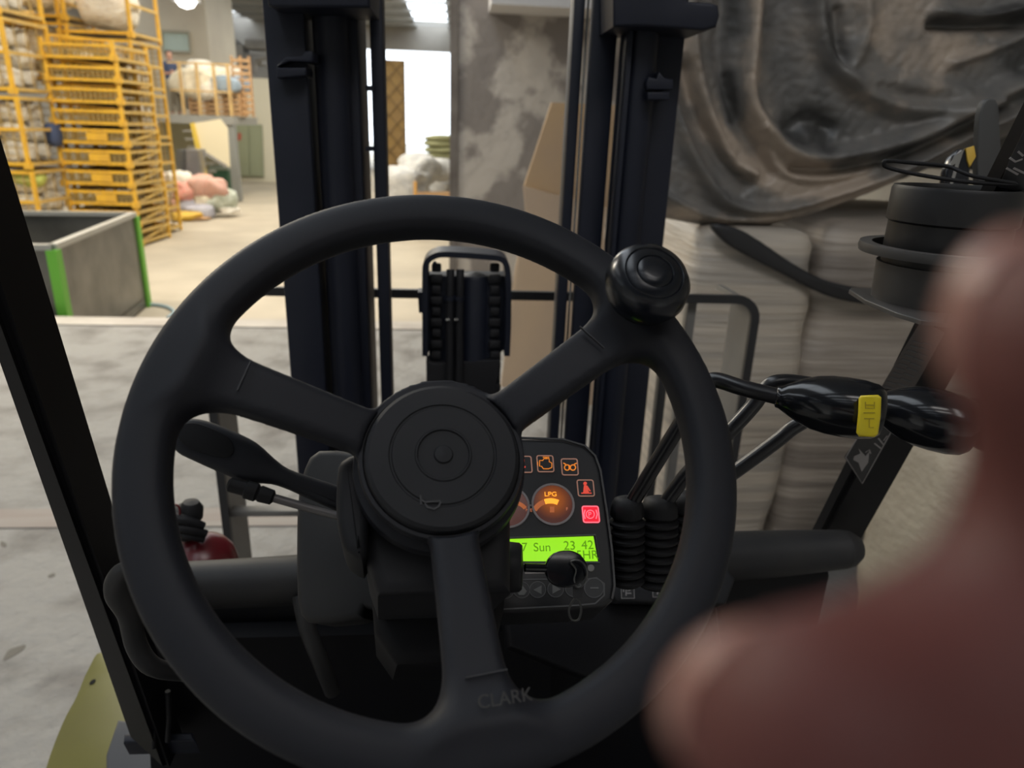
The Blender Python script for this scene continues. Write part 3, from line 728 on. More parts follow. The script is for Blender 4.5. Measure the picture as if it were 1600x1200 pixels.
fst_ = Frame((0, 2.46, 0), (0, -1, 0))
tag(prism('plastic_strip', fst_, [(1112, 352), (1150, 356), (1190, 378), (1240, 412), (1290, 438), (1350, 452), (1410, 455), (1410, 478), (1350, 476), (1290, 462), (1230, 432), (1175, 404), (1135, 380)], -.03, 0, mat('thin black plastic', (.014, .014, .016), .5), bev=.012, sub=3), 'black plastic strip sagging across the pale bale below the tarpaulin', 'plastic')  # black strip stands in for the swag shadow across the bale
seam = Frame((0, 2.70, 0), (0, -1, 0))
# dirty tarpaulin with hanging folds
TY = 2.62
def tw2(pts): return [PY(x, y, TY)[[0, 2]] for x, y in pts]
ridges = [  # (points in the picture, amplitude, width)
    ([(1072, -60), (1078, 80), (1100, 170), (1140, 250), (1175, 272)], .05, .022),
    ([(1040, 130), (1060, 200), (1095, 270), (1140, 318), (1210, 328), (1300, 305), (1400, 268), (1500, 215), (1640, 150)], .055, .022),
    ([(1030, 300), (1100, 335), (1180, 345), (1260, 335), (1330, 312), (1400, 280)], .035, .016),
    ([(1172, -60), (1165, 60), (1162, 150), (1190, 200), (1250, 244), (1340, 236), (1440, 205), (1520, 160), (1640, 110)], .075, .030),
    ([(1262, -60), (1268, 40), (1290, 100), (1340, 145), (1420, 172), (1530, 165)], .055, .028),
    ([(1180, 200), (1215, 265), (1280, 280), (1370, 262)], .022, .014),
    ([(1330, -60), (1345, 30), (1330, 90), (1318, 118), (1400, 130), (1500, 148)], .03, .03),
    ([(1450, 22), (1520, 30), (1600, 10), (1680, 0)], .05, .018),
    ([(1480, 100), (1560, 70), (1660, 20)], .03, .02)]
valleys = [([(1125, 0), (1120, 90), (1150, 190), (1200, 270)], .035, .03), ([(1068, 110), (1092, 190), (1130, 250), (1165, 282)], .045, .030), ([(1210, -20), (1215, 90), (1235, 170)], .03, .06),
           ([(1240, 262), (1340, 260), (1440, 232), (1560, 172)], .035, .022), ([(1300, 20), (1305, 70), (1312, 100)], .03, .016), ([(1230, 205), (1260, 190), (1290, 200)], .035, .035), ([(1450, 40), (1600, 40)], .05, .02)]
lo_ = PY(1025, 330, TY)[0]; hi_ = PY(1760, 200, TY)[0]; zhi = PY(1300, -90, TY)[2]
hem = tw2([(990, 330), (1032, 341), (1112, 356), (1210, 354), (1300, 324), (1394, 291), (1500, 250), (1640, 190), (1800, 150)])
NX, NZ = 260, 170
xs = np.linspace(lo_ - .02, hi_, NX)
def seg_dist(X, Zz, P):
    best = np.full(X.shape, 9.)
    P = [np.array(p) for p in smooth_path(P, 5)]
    for i in range(len(P) - 1):
        a, b = P[i], P[i + 1]; ab = b - a; L2 = max(ab @ ab, 1e-9)
        t = np.clip(((X - a[0]) * ab[0] + (Zz - a[1]) * ab[1]) / L2, 0, 1)
        best = np.minimum(best, np.hypot(X - a[0] - ab[0] * t, Zz - a[1] - ab[1] * t))
    return best
hz = np.interp(xs, [h[0] for h in hem], [h[1] for h in hem])
tt = np.linspace(0, 1, NZ)
X2 = np.repeat(xs[:, None], NZ, 1); Z2 = hz[:, None] + (zhi - hz[:, None]) * tt[None]
DEP = np.zeros_like(X2)
for P, a_, w_ in ridges: DEP += a_ * np.exp(-(seg_dist(X2, Z2, tw2(P)) / w_) ** 2)
for P, a_, w_ in valleys: DEP -= a_ * np.exp(-(seg_dist(X2, Z2, tw2(P)) / w_) ** 2)
rs = np.random.RandomState(3)
for k in range(26):
    kx, kz = rs.randn(2) * (10 + k * 2.4); DEP += .0015 * 18 / (18 + k) * np.abs(np.sin(kx * X2 + kz * Z2 + rs.rand() * 6 + 1.5 * np.sin(5 * X2 + 3 * Z2)))
DEP += .05 * (1 - np.exp(-((Z2 - hz[:, None]) / .05)))      # hem curls back in
DEP += (Z2 - hz[:, None]) * .05
vs = []
for lay, off in ((0, 0), (1, .012)):
    vs += [(X2[i, j], TY + .06 - DEP[i, j] + off, Z2[i, j]) for i in range(NX) for j in range(NZ)]
fc = []
Q = NX * NZ
for i in range(NX - 1):
    for j in range(NZ - 1):
        a_, b_, c_, d_ = i * NZ + j, (i + 1) * NZ + j, (i + 1) * NZ + j + 1, i * NZ + j + 1
        fc.append((a_, b_, c_, d_)); fc.append((Q + d_, Q + c_, Q + b_, Q + a_))
for i in range(NX - 1): fc.append((i * NZ, Q + i * NZ, Q + (i + 1) * NZ, (i + 1) * NZ)); j = NZ - 1; fc.append((i * NZ + j, (i + 1) * NZ + j, Q + (i + 1) * NZ + j, Q + i * NZ + j))
for j in range(NZ - 1): fc.append((j, j + 1, Q + j + 1, Q + j)); i = NX - 1; fc.append((i * NZ + j, Q + i * NZ + j, Q + i * NZ + j + 1, i * NZ + j + 1))
tarp_old = mat('dirty grey brown tarpaulin', (.115, .108, .100), .40, col2=(.27, .225, .185), scale=2.2, detail=9, lo=.47, hi=.60, bump=(22, .25, .01))
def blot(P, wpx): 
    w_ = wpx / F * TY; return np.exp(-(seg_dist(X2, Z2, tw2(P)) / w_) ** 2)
TONE = np.zeros_like(X2)  # placed tone: beige along the folds, dark grey strips and blobs
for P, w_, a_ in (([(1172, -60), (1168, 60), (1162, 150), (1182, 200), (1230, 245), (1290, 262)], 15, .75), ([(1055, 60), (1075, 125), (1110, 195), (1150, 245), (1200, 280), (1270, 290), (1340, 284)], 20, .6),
                  ([(1350, -40), (1400, 20), (1440, 70), (1500, 90)], 55, .6), ([(1040, 330), (1110, 341), (1200, 343), (1300, 315), (1380, 285)], 12, .5), ([(1190, 255), (1260, 275)], 22, .5), ([(1480, 215), (1560, 165)], 12, .4), ([(1290, 130), (1360, 170)], 10, .35)): TONE += a_ * blot(P, w_)
for P, w_, a_ in (([(1250, 205), (1270, 185), (1285, 210)], 34, .8), ([(1138, -20), (1142, 50)], 13, .8), ([(1135, 120), (1142, 185)], 12, .9), ([(1285, 30), (1292, 85)], 13, .7), ([(1450, 32), (1620, 20)], 10, .8), ([(1500, 120), (1620, 80)], 30, .5), ([(1300, 250), (1420, 230)], 8, .5), ([(1400, 235), (1560, 170)], 9, .6)): TONE -= a_ * blot(P, w_)
tm_ = mesh_from(vs, fc); at_ = tm_.attributes.new('dust', 'FLOAT', 'POINT'); at_.data.foreach_set('value', np.concatenate([TONE.ravel()] * 2).astype(np.float32))
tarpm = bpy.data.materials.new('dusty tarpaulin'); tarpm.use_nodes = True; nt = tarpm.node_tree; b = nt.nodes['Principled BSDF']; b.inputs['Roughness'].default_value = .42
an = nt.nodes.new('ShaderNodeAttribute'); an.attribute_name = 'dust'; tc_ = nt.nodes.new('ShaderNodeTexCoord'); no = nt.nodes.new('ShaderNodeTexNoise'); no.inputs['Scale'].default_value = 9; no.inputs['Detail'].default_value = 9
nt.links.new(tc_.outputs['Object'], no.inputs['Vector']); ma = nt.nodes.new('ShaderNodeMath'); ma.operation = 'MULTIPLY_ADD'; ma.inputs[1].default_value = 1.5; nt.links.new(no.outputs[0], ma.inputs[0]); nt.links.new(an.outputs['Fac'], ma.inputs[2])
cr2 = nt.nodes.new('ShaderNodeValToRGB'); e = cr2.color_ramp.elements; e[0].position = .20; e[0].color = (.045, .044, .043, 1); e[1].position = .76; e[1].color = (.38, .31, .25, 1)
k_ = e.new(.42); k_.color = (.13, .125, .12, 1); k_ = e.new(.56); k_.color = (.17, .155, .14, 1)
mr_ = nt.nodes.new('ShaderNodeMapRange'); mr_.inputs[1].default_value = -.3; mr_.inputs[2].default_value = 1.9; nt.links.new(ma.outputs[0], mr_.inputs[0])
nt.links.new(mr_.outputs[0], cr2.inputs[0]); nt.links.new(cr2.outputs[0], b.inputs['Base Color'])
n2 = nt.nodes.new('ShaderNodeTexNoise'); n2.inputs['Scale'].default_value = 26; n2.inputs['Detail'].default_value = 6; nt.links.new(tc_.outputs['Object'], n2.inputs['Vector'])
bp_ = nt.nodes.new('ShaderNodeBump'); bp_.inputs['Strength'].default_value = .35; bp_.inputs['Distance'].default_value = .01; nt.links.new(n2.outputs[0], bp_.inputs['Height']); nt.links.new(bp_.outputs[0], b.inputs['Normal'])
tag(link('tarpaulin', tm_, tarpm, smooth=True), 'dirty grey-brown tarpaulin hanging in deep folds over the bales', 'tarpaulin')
# rack the tarp hangs over: pallet racking beam and load behind it
rk = empty('covered_load', (1.9, 3.4, 1.6)); tag(rk, 'dark load hidden under the tarpaulin above the bales', 'load')
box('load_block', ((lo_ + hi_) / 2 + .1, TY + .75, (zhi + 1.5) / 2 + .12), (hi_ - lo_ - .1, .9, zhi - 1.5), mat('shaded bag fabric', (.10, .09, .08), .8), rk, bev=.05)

# ================================================================== THE TRUCK
TR = empty('forklift', (0, 1.0, 0))
tag(TR, 'black forklift truck cab seen from the driver seat, steering wheel in front of the mast', 'forklift')
MYY = 1.30
def mx(px, y=200, Y_=MYY): return PY(px, y, Y_)[0]
def vbar(name, a_, b_, yf, dep, m=MAST, z0=.15, z1=2.35, bev=.004, lab=None, parent=TR):
    xa_, xb_ = (mx(a_, 200, yf), mx(b_, 200, yf + dep)) if a_ < 700 else (mx(a_, 200, yf + dep), mx(b_, 200, yf))
    o = box(name, ((xa_ + xb_) / 2, yf + dep / 2, (z0 + z1) / 2), (xb_ - xa_, dep, z1 - z0), m, parent, bev=bev)
    if lab: o['label'] = lab
    return o
# left side of mast
vbar('mast_channel', 424, 506, 1.34, .14); vbar('mast_flange', 424, 488, 1.30, .018); vbar('mast_rail', 500, 577, 1.37, .13)
cxl = mx(520, 200, 1.33)
lathe('lift_cylinder', [(.030, 0), (.030, 2.2)], (cxl, 1.355, .15), (0, 0, 1), MAST, TR, n=32)
vbar('mast_inner_bar', 582, 606, 1.40, .05)
# small notches in the gap beside the inner bar
for y in (138, 232): q = PY(578, y, 1.38); box('bar_spacer', q, (.014, .02, .008), MAST, TR)
# right side
vbar('mast_inner_bar', 880, 903, 1.38, .05); vbar('mast_rail', 911, 954, 1.36, .03)
vbar('mast_channel', 962, 1056, 1.34, .05); vbar('mast_flange', 962, 974, 1.29, .07)
lathe('lift_cylinder', [(.028, 0), (.028, 2.2)], (mx(996, 200, 1.3), 1.32, .15), (0, 0, 1), MAST, TR, n=32)
tube('chrome_rod', [(mx(907, 200, 1.39), 1.39, .2), (mx(907, 200, 1.39), 1.39, 2.35)], .0022, CHROME, TR, n=8)
# brackets
fm = Frame((0, 1.27, 0), (0, -1, 0))
for (pl_, nm) in (([(432, 104), (452, 96), (486, 97), (489, 96), (488, 80), (478, 80), (470, 88), (446, 90)], 0), ([(432, 122), (478, 118), (478, 106), (432, 106)], 1)):
    prism('mast_bracket', fm, pl_, -.06, .0, MAST, TR, bev=.002)
prism('mast_bracket', fm, [(1010, 130), (1014, 120), (1026, 124), (1030, 112), (1038, 122), (1052, 124), (1052, 140), (1012, 140)], -.08, .0, MAST, TR, bev=.002)
prism('mast_bracket', fm, [(1012, 156), (1046, 156), (1046, 144), (1012, 144)], -.08, .0, MAST, TR, bev=.002)
fcap = Frame((0, 1.24, 0), (0, -1, 0))
prism('mast_head_bracket', fcap, [(958, -80), (958, 42), (1000, 41), (1050, 44), (1100, 48), (1120, 42), (1125, 25), (1123, 8), (1110, 4), (1075, 2), (1070, -80)], -.16, 0, MAST, TR, bev=.005)
prism('mast_head_bracket', fcap, [(408, -80), (418, 8), (430, 12), (578, 12), (578, -80)], -.14, 0, MAST, TR, bev=.005)

def flatbar(name, P, wy, th, m):
    bm = bmesh.new(); n = len(P); rings = []
    for i, p in enumerate(P):
        t = unit(P[min(i + 1, n - 1)] - P[max(i - 1, 0)]); nn = unit(np.cross(t, (0, 1, 0)))
        rings.append([bm.verts.new(tuple(p + nn * a_ * th / 2 + V(0, b_, 0))) for a_, b_ in ((-1, 0), (1, 0), (1, wy), (-1, wy))])
    for i in range(n - 1):
        for k in range(4): bm.faces.new((rings[i][k], rings[i][(k + 1) % 4], rings[i + 1][(k + 1) % 4], rings[i + 1][k]))
    bm.faces.new(rings[0][::-1]); bm.faces.new(rings[-1])
    return link(name, bm_mesh(bm, 40), m, TR)
# hose and chain guide in the mast centre
fg = Frame((0, 1.46, 0), (0, -1, 0))
gfo = [(672, 390), (790, 397), (799, 412), (799, 505), (796, 545), (785, 552), (783, 640), (668, 640), (668, 552), (660, 545), (660, 505), (660, 408)]
prism('hose_guide_plate', fg, [(664, 432), (796, 432), (797, 505), (794, 543), (783, 552), (780, 660), (670, 660), (670, 552), (664, 543), (662, 500)], -.06, -.006, MAST, TR, bev=.003)
HOOP = smooth_path([fg.to3(*fg.hit(x, y)) - V(0, .03, 0) for x, y in ((665, 550), (665, 500), (665, 430), (667, 408), (679, 397), (700, 394), (760, 398), (783, 402), (791, 414), (793, 440), (793, 500), (791, 550))], 5)
flatbar('hose_guide_hoop', HOOP, .075, .0115, MAST)
for s, x in ((0, 703), (1, 718)):
    tube('hydraulic_hose', [fg.to3(*fg.hit(x - 2, 640), .02), fg.to3(*fg.hit(x, 560), .02), fg.to3(*fg.hit(x, 500), .02), fg.to3(*fg.hit(x + 1, 440), .02), fg.to3(*fg.hit(x + 1, 419), .015)], .0085, RUB, TR, n=14, sub=4)
    lathe('hose_clip', [(.0115, 0), (.0115, .008)], fg.to3(*fg.hit(x, 465), .02), (0, 0, 1), MAST, TR, n=20)
for x in (682, 773):
    for i in range(13):
        y = 418 + i * 17
        if y > 640: break
        hh = fg.hit(x, y)
        box('chain_link', fg.to3(hh[0], hh[1], .0), (.026 if i % 2 else .020, .014, .018), RUB, TR, bev=.004)
lathe('free_lift_cylinder', [(.006, 0), (.027, .006), (.030, .012), (.030, .5)][::1], fg.to3(*fg.hit(742, 428), -.02), (0, 0, -1), MAST, TR, n=28)
prism('guide_foot', fg, [(666, 560), (676, 566), (782, 560), (775, 600), (778, 680), (668, 680)], -.03, .01, RUB, TR, bev=.002)
for (x, y) in ((680, 407), (700, 494), (713, 494)): 
    lathe('bolt', [(.004, 0), (.004, .004), (.001, .005)], fg.to3(*fg.hit(x, y), .028), (0, -1, 0), CHROME if y > 450 else MAST, TR, n=10)
for (x, y) in ((653, 470),): prism('guide_lug', fg, [(653, 455), (664, 455), (664, 487), (655, 487)], -.03, .01, MAST, TR)

# load backrest frame in front of mast
LM = mat('grey painted steel', (.15, .145, .135), .5, col2=(.115, .11, .105), scale=8)
LMB = mat('black backrest edge', (.012, .012, .014), .5)
yB = 1.62; xl = PY(336, 650, yB)[0]; xr = PY(1168, 560, yB)[0]; zT = PY(1110, 466, yB)[2]
R_ = .05
def arc_path(y):
    z0 = .2; P = [V(xl, y, z0), V(xl, y, zT - R_ * 2)]
    for k in range(7): a_ = PI - (PI / 2) * k / 6; P.append(V(xl + R_ + R_ * math.cos(a_), y, zT - R_ + R_ * math.sin(a_)))
    for k in range(7): a_ = PI / 2 - (PI / 2) * k / 6; P.append(V(xr - R_ + R_ * math.cos(a_), y, zT - R_ + R_ * math.sin(a_)))
    P += [V(xr, y, zT - R_ * 2), V(xr, y, z0)]; return P
AP = arc_path(yB)
flatbar('backrest_upright', AP[:9], .14, .012, LM); flatbar('backrest_upright', AP[-9:], .14, .012, LM); flatbar('backrest_top_bar', AP[8:-8], .02, .012, LM)
flatbar('backrest_edge', arc_path(yB - .012), .012, .020, LMB)
zb = PY(410, 808, yB)[2]
box('backrest_crossbar', ((xl + xr) / 2, yB + .03, zb), (xr - xl, .03, .016), LM, TR, bev=.002)
for px in (1035, 1066, 560): 
    xx = PY(px, 600, yB + .02)[0]; box('backrest_bar', (xx, yB + .03, (zb + zT - .02) / 2 - .3), (.022, .03, zT - zb + .6), LM if px != 1035 else LMB, TR, bev=.002)
box('backrest_crossbar', ((xl + xr) / 2, yB + .03, zb - .25), (xr - xl, .03, .03), LMB, TR, bev=.002)
box('carriage_plate', ((xl + xr) / 2, yB - .1, zb - .55), (.9, .06, .3), MAST, TR, bev=.004)

# ---- cab body: cowl, floor plate, side panels
cl = PY(175, 905, .74); cr = PY(1322, 858, .80)
def cowl(P):
    d = capsule(P, cl, cr, .028, .032)
    return d
bm = bmesh.new()
ctop = [PY(176, 916, .72), PY(300, 914, .735), PY(460, 906, .75), PY(800, 884, .775), PY(1150, 868, .785), PY(1318, 858, .79)]
tube('dash_cowl', ctop, [.026, .028, .030, .032, .032, .026], GREYP, TR, n=28, sub=6)
lathe('cowl_end', [(.001, -.026), (.016, -.021), (.024, -.010), (.026, 0)], ctop[-1], -(ctop[-1] - ctop[-2]), GREYP, TR, n=28)
# dark scuff on right cowl is a worn sticker remnant
lathe('cowl_end', [(.001, -.026), (.016, -.021), (.024, -.010), (.026, 0)], ctop[0], (ctop[1] - ctop[0]), GREYP, TR, n=28)
box('front_panel', (0.08, .82, .86), (.88, .04, .60), POST, TR, bev=.01)
box('floor_plate', (0, .42, .62), (1.02, .9, .03), mat('black floor mat', (.01, .01, .01), .8), TR)
for s in (-1, 1): box('side_panel', (s * .42 + .08, .50, .72), (.03, .65, .2), POST, TR, bev=.01)
# right console behind levers
fcn = Frame(PY(1010, 918, .66), (0, -.75, .66))
prism('lever_console', fcn, [(948, 895), (1130, 880), (1150, 905), (1135, 945), (965, 940), (945, 920)], -.08, 0, BLK2, TR, bev=.004)
prism('console_skirt', fcn, [(790, 935), (965, 938), (1135, 945), (1150, 1060), (960, 1075), (800, 1010)], -.12, -.03, POST, TR, bev=.004)
for (x, y, gl_) in ((980, 924, 0), (1029, 922, 1)):
    st = prism('lever_label', fcn, [(x - 11, y - 12), (x + 11, y - 12), (x + 12, y + 12), (x - 10, y + 12)], 0, .0006, FACE, TR)
    stroke('label_print', fcn, [[(x - 10, y - 11), (x + 10, y - 11), (x + 11, y + 11), (x - 9, y + 11)]], .0008, .0006, .0009, PRINT, st, closed=True)
    stroke('label_print', fcn, [[(x - 2, y - 7), (x - 2, y + 7)], [(x + 4, y - 7), (x + 4, y - 1), (x, y - 1)], [(x + 6, y + 3), (x - 1, y + 3)], [(x - 6, y - 6), (x - 6, y + 1)]], .0012, .0006, .0009, PRINT, st)
# footwell odds: pedals
ped = PZ(470, 1120, .82)
o = prism('pedal', Frame(PZ(555, 1080, .80), (0, -.6, .8)), [(546, 1056), (564, 1056), (566, 1072), (546, 1070)], -.01, 0, GREYP, TR, bev=.002)
tube('pedal_arm', [PZ(556, 1070, .80), PZ(548, 1120, .72), PZ(540, 1150, .66)], .006, GREYP, TR, sub=3)
tube('brake_pipe', [PY(470, 930, .72), PY(480, 980, .70), PY(500, 1030, .69), PY(520, 1080, .70)], .010, GREYP, TR, sub=4)
lathe('floor_bolt', [(.008, 0), (.008, .006), (.002, .008)], PZ(643, 1122, .64), (0, 0, 1), GREYP, TR, n=12)

# overhead guard legs
fp = Frame(PY(180, 1000, .74), (.0, -1, .25))
def leg(name, top, bot, hw, dep, lab):
    """top/bot pixel edge pairs at given distances -> solid tapered post"""
    (xa1, ya1), (xb1, yb1), Y1 = top; (xa0, ya0), (xb0, yb0), Y0 = bot
    t0, t1, b0, b1 = PY(xa1, ya1, Y1), PY(xb1, yb1, Y1), PY(xa0, ya0, Y0), PY(xb0, yb0, Y0)
    sh_ = V(0, dep, 0)
    if t0[0] < 0: t1, b1 = PY(xb1, yb1, Y1 + dep) - sh_, PY(xb0, yb0, Y0 + dep) - sh_
    else: t0, b0 = PY(xa1, ya1, Y1 + dep) - sh_, PY(xa0, ya0, Y0 + dep) - sh_
    vs_ = [t0, t1, b1, b0, t0 + sh_, t1 + sh_, b1 + sh_, b0 + sh_]
    bm = bmesh.new(); v_ = [bm.verts.new(tuple(q)) for q in vs_]
    for f in ((0, 1, 2, 3), (7, 6, 5, 4), (0, 4, 5, 1), (1, 5, 6, 2), (2, 6, 7, 3), (3, 7, 4, 0)): bm.faces.new([v_[i] for i in f])
    fix(bm); bmesh.ops.bevel(bm, geom=list(bm.edges), offset=.006, segments=3, affect='EDGES')
    o = link(name, bm_mesh(bm, 40), POST, TR); return o
legL = leg('guard_leg', ((-330, -330), (-133, -260), .40), ((198, 1149), (290, 1149), .70), 0, .06, '')
legR = leg('guard_leg', ((1717, -100), (1880, -80), .50), ((1253, 850), (1338, 865), .86), 0, .03, '')
GZ = 2.06
for s_ in (-1, 1): beam('guard_rail_side', (.50 * s_, .30, GZ), (.46 * s_, -.85, GZ + .02), .06, .06, POST, TR)
for i in range(9): box('guard_slat', (0, .28 - i * .14, GZ + .01), (.98, .085, .03), POST, TR)  # out-of-view guard slats, added to keep light from above off the truck
for s_ in (-1, 1): beam('guard_leg', (.46 * s_, -.85, .9), (.46 * s_, -.85, GZ), .07, .07, POST, TR)
box('seat_back', (0, -.45, 1.2), (.48, .12, .6), BLK, TR, bev=.04)
box('seat_base', (0, -.20, .92), (.50, .46, .14), BLK, TR, bev=.05)
# pillar foot
prism('side_skirt', Frame((0, .76, 0), (0, -1, 0)), [(226, 1000), (860, 985), (860, 1290), (240, 1290)], -.03, 0, POST, TR)
prism('leg_foot', Frame(PY(250, 1160, .70), (0, -.3, 1)), [(194, 1146), (300, 1144), (305, 1158), (192, 1160)], -.03, 0, MAST, TR, bev=.003)
tube('cable', [PY(238, 1080, .68), PY(242, 1130, .68), PY(240, 1168, .68)], .003, RUB, TR); tube('cable', [PY(262, 1080, .68), PY(264, 1120, .68), PY(262, 1158, .68)], .003, RUB, TR)
# side handle bracket left of rim
tube('grab_handle', [PY(205, 888, .50), PY(190, 900, .50), PY(186, 925, .50), PY(202, 960, .50), PY(214, 1010, .50), PY(240, 1042, .50), PY(290, 1052, .52)], [.007, .010, .011, .009, .0085, .008, .007], GREYP, TR, sub=5, n=14)
# mudguard, step
fz = Frame(PZ(120, 1150, .80), (-.35, -.2, 1))
prism('mudguard', fz, [(157, 1018), (135, 1048), (118, 1088), (96, 1130), (70, 1200), (50, 1290), (230, 1290), (205, 1150), (190, 1060)], -.03, 0, LIME, TR, bev=.004, sub=4)
lathe('mudguard_hole', [(.005, .0), (.0055, .0008)], fz.to3(*fz.hit(145, 1066)), fz.n, mat('hole black', (.004, .004, .004), 1.), TR, n=16)
fst = Frame(PZ(230, 1190, .86), (0, -.3, 1))
prism('step_tread', fst, [(184, 1124), (175, 1150), (165, 1180), (166, 1260), (420, 1290), (420, 1140), (330, 1146)], -.05, 0, mat('grey step plastic', (.06, .062, .07), .6), TR, bev=.004)
prism('step_rib', fst, [(250, 1168), (330, 1166), (332, 1176), (250, 1178)], 0, .002, GREYP, TR)
prism('step_rib', fst, [(250, 1186), (330, 1184), (332, 1194), (250, 1196)], 0, .002, GREYP, TR)

# stickers on right pillar
def onleg(t, s, h=.0):
    q_ = V(0, .03, 0); T0, T1, B0, B1 = PY(1717, -100, .53) - q_, PY(1880, -80, .50), PY(1253, 850, .89) - q_, PY(1338, 865, .86)
    a_ = B0 + (T0 - B0) * t; b_ = B1 + (T1 - B1) * t; return a_ + (b_ - a_) * s
p0 = onleg(.2, .5); ux = unit(onleg(.2, 1) - onleg(.2, 0)); uy = onleg(.4, .5) - onleg(.0, .5); nL = unit(np.cross(ux, uy))
if nL @ (CP - p0) < 0: nL = -nL
fl = Frame(p0 + nL * .0004, nL)
st = prism('hazard_sticker', fl, [(1319, 714), (1347, 757), (1396, 672), (1372, 640)], 0, .0005, FACE, TR)
stroke('sticker_border', fl, [[(1321, 714), (1347, 755), (1393, 672), (1368, 636)]], .0012, .0005, .0009, PRINT, st, closed=True)
prism('sticker_print', fl, [(1334, 712), (1344, 708), (1341, 700), (1352, 712), (1358, 705), (1356, 722), (1346, 736), (1341, 722), (1333, 718)], .0005, .0009, PRINT, st)
stroke('sticker_print', fl, [[(1352, 706), (1358, 702), (1360, 708)], [(1366, 692), (1376, 700)], [(1372, 684), (1380, 694)], [(1380, 688), (1386, 680)]], .0016, .0005, .0009, PRINT, st)
st = prism('text_sticker', fl, [(1376, 606), (1412, 545), (1440, 500), (1476, 520), (1444, 578), (1424, 612)], 0, .0005, mat('grey brown sticker', (.10, .085, .08), .5), TR)
stroke('sticker_print', fl, [[(1381 + i * 4.5, 602 - i * 7), (1395 + i * 4.5, 606 - i * 7)] for i in range(11)], .0016, .0005, .0009, PRINTD, st)
stroke('sticker_print', fl, [[(1402 + i * 5, 598 - i * 8), (1418 + i * 5, 604 - i * 8)] for i in range(9)], .0016, .0005, .0009, PRINTD, st)

st = prism('text_sticker', fl, [(1560, 292), (1580, 244), (1640, 120), (1720, 160), (1650, 310)], 0, .0005, FACE, TR)
stroke('sticker_print', fl, [[(1577, 246), (1586, 252), (1597, 248)], [(1590, 236), (1598, 243)], [(1572, 262), (1590, 272)], [(1583, 262), (1600, 270)]], .0016, .0005, .0009, PRINT, st)
# ------------------------------------------------------------------ steering wheel
WC = CP + RM @ np.array([-.0358, -.0322, -.3842]); WN = RM @ unit([.164, .4207, .892])
fw = Frame(WC, WN)
def wl(px, py): return np.array(fw.hit(px, py))
tips = [wl(300, 575), wl(985, 505), wl(752, 1120)]
angs = [math.atan2(t[1], t[0]) for t in tips]
def wheel(P):
    x, y, z = P; r = np.hypot(x, y)
    a_ = np.abs(r - .1508); zz = np.abs(z)
    rim = ((a_ / .0132) ** 2.9 + (zz / .0115) ** 2.9) ** (1 / 2.9); rim = (rim - 1) * .0115
    d = rim
    for an in angs:
        c, s = math.cos(an), math.sin(an); u = x * c + y * s; v = -x * s + y * c
        zc_ = -.004 - .020 * np.clip(1 - (u - .035) / .10, 0, 1) ** 1.3          # spokes dip to the hub
        hw_ = .0125 + .004 * np.clip(u / .15, 0, 1) ** 2
        q0 = np.abs(v) - hw_ + .005; q1 = np.abs(z - zc_) - .0085 + .005
        b = np.sqrt(np.maximum(q0, 0) ** 2 + np.maximum(q1, 0) ** 2) + np.minimum(np.maximum(q0, q1), 0) - .005
        b = np.maximum(b, np.maximum(.030 - u, u - .130))
        d = smin(d, b, .024)
    hubd = np.maximum(r - .047, np.abs(z + .030) - .012)
    d = smin(d, hubd, .006)
    return np.maximum(d, -np.maximum(np.hypot(x - HX, y - HY) - .0448, -(z + .022)))
HX, HY = fw.hit(693, 709, -.010)
sw = sdf_obj('steering_wheel', wheel, (-.172, -.172, -.045), (.172, .172, .02), .0022, BLK, TR, xf=lambda v: fw.o + v[:, :1] * fw.u + v[:, 1:2] * fw.v + v[:, 2:] * fw.n)
sw.data.materials[0] = BLK
# horn cap: concentric rings
hubc = fw.hit(693, 709, -.010)
o3 = fw.to3(hubc[0], hubc[1], 0)
lathe('horn_cap', [(.0425, -.030), (.0435, -.016), (.0425, -.0125), (.0405, -.0112), (.0300, -.0107), (.0295, -.0115), (.0285, -.0115), (.0280, -.0107), (.0158, -.0107), (.0153, -.0100), (.0145, -.0100), (.0140, -.0112), (.0055, -.0112), (.0048, -.0100), (.001, -.0095)], o3, fw.n, BLK2, sw, n=72, ang=20)
lathe('hub_ring', [(.0445, -.034), (.0468, -.022), (.0460, -.0165), (.0440, -.0165), (.0437, -.026)], o3, fw.n, BLK, sw, n=72, ang=30)
lathe('hub_boss', [(.030, -.10), (.044, -.060), (.0505, -.040), (.0495, -.032), (.040, -.028)], o3, fw.n, BLK, sw, n=64, ang=40)
fh = Frame(fw.to3(0, 0, -.0106), fw.n)
stroke('horn_symbol', fh, [[(657, 774), (658, 789)], [(658, 781), (664, 785), (688, 783)], [(664, 787), (668, 793), (678, 796), (685, 792), (689, 784)]], .0009, .0001, .0008, mat('moulded grey', (.045, .045, .05), .5), sw)
# seams across spokes and moulded maker's name
for pr_ in (((392, 566), (371, 612)), ((905, 511), (943, 545)), ((727, 1059), (792, 1046))):
    q = [np.array(fw.hit(*pp_, .004)) for pp_ in pr_]
    stroke('spoke_seam', fw, [[q[0], q[1]]], .0006, .004, .0056, MATS['moulded grey'], sw, px=False)
na = fw.hit(744, 1099, .008)
nb = fw.hit(800, 1090, .008)
text('moulded_name', 'CLARK', fw, na[0], na[1], .0082, .0132, mat('moulded name', (.045, .043, .042), .6), sw, rot=math.atan2(nb[1] - na[1], nb[0] - na[0]))
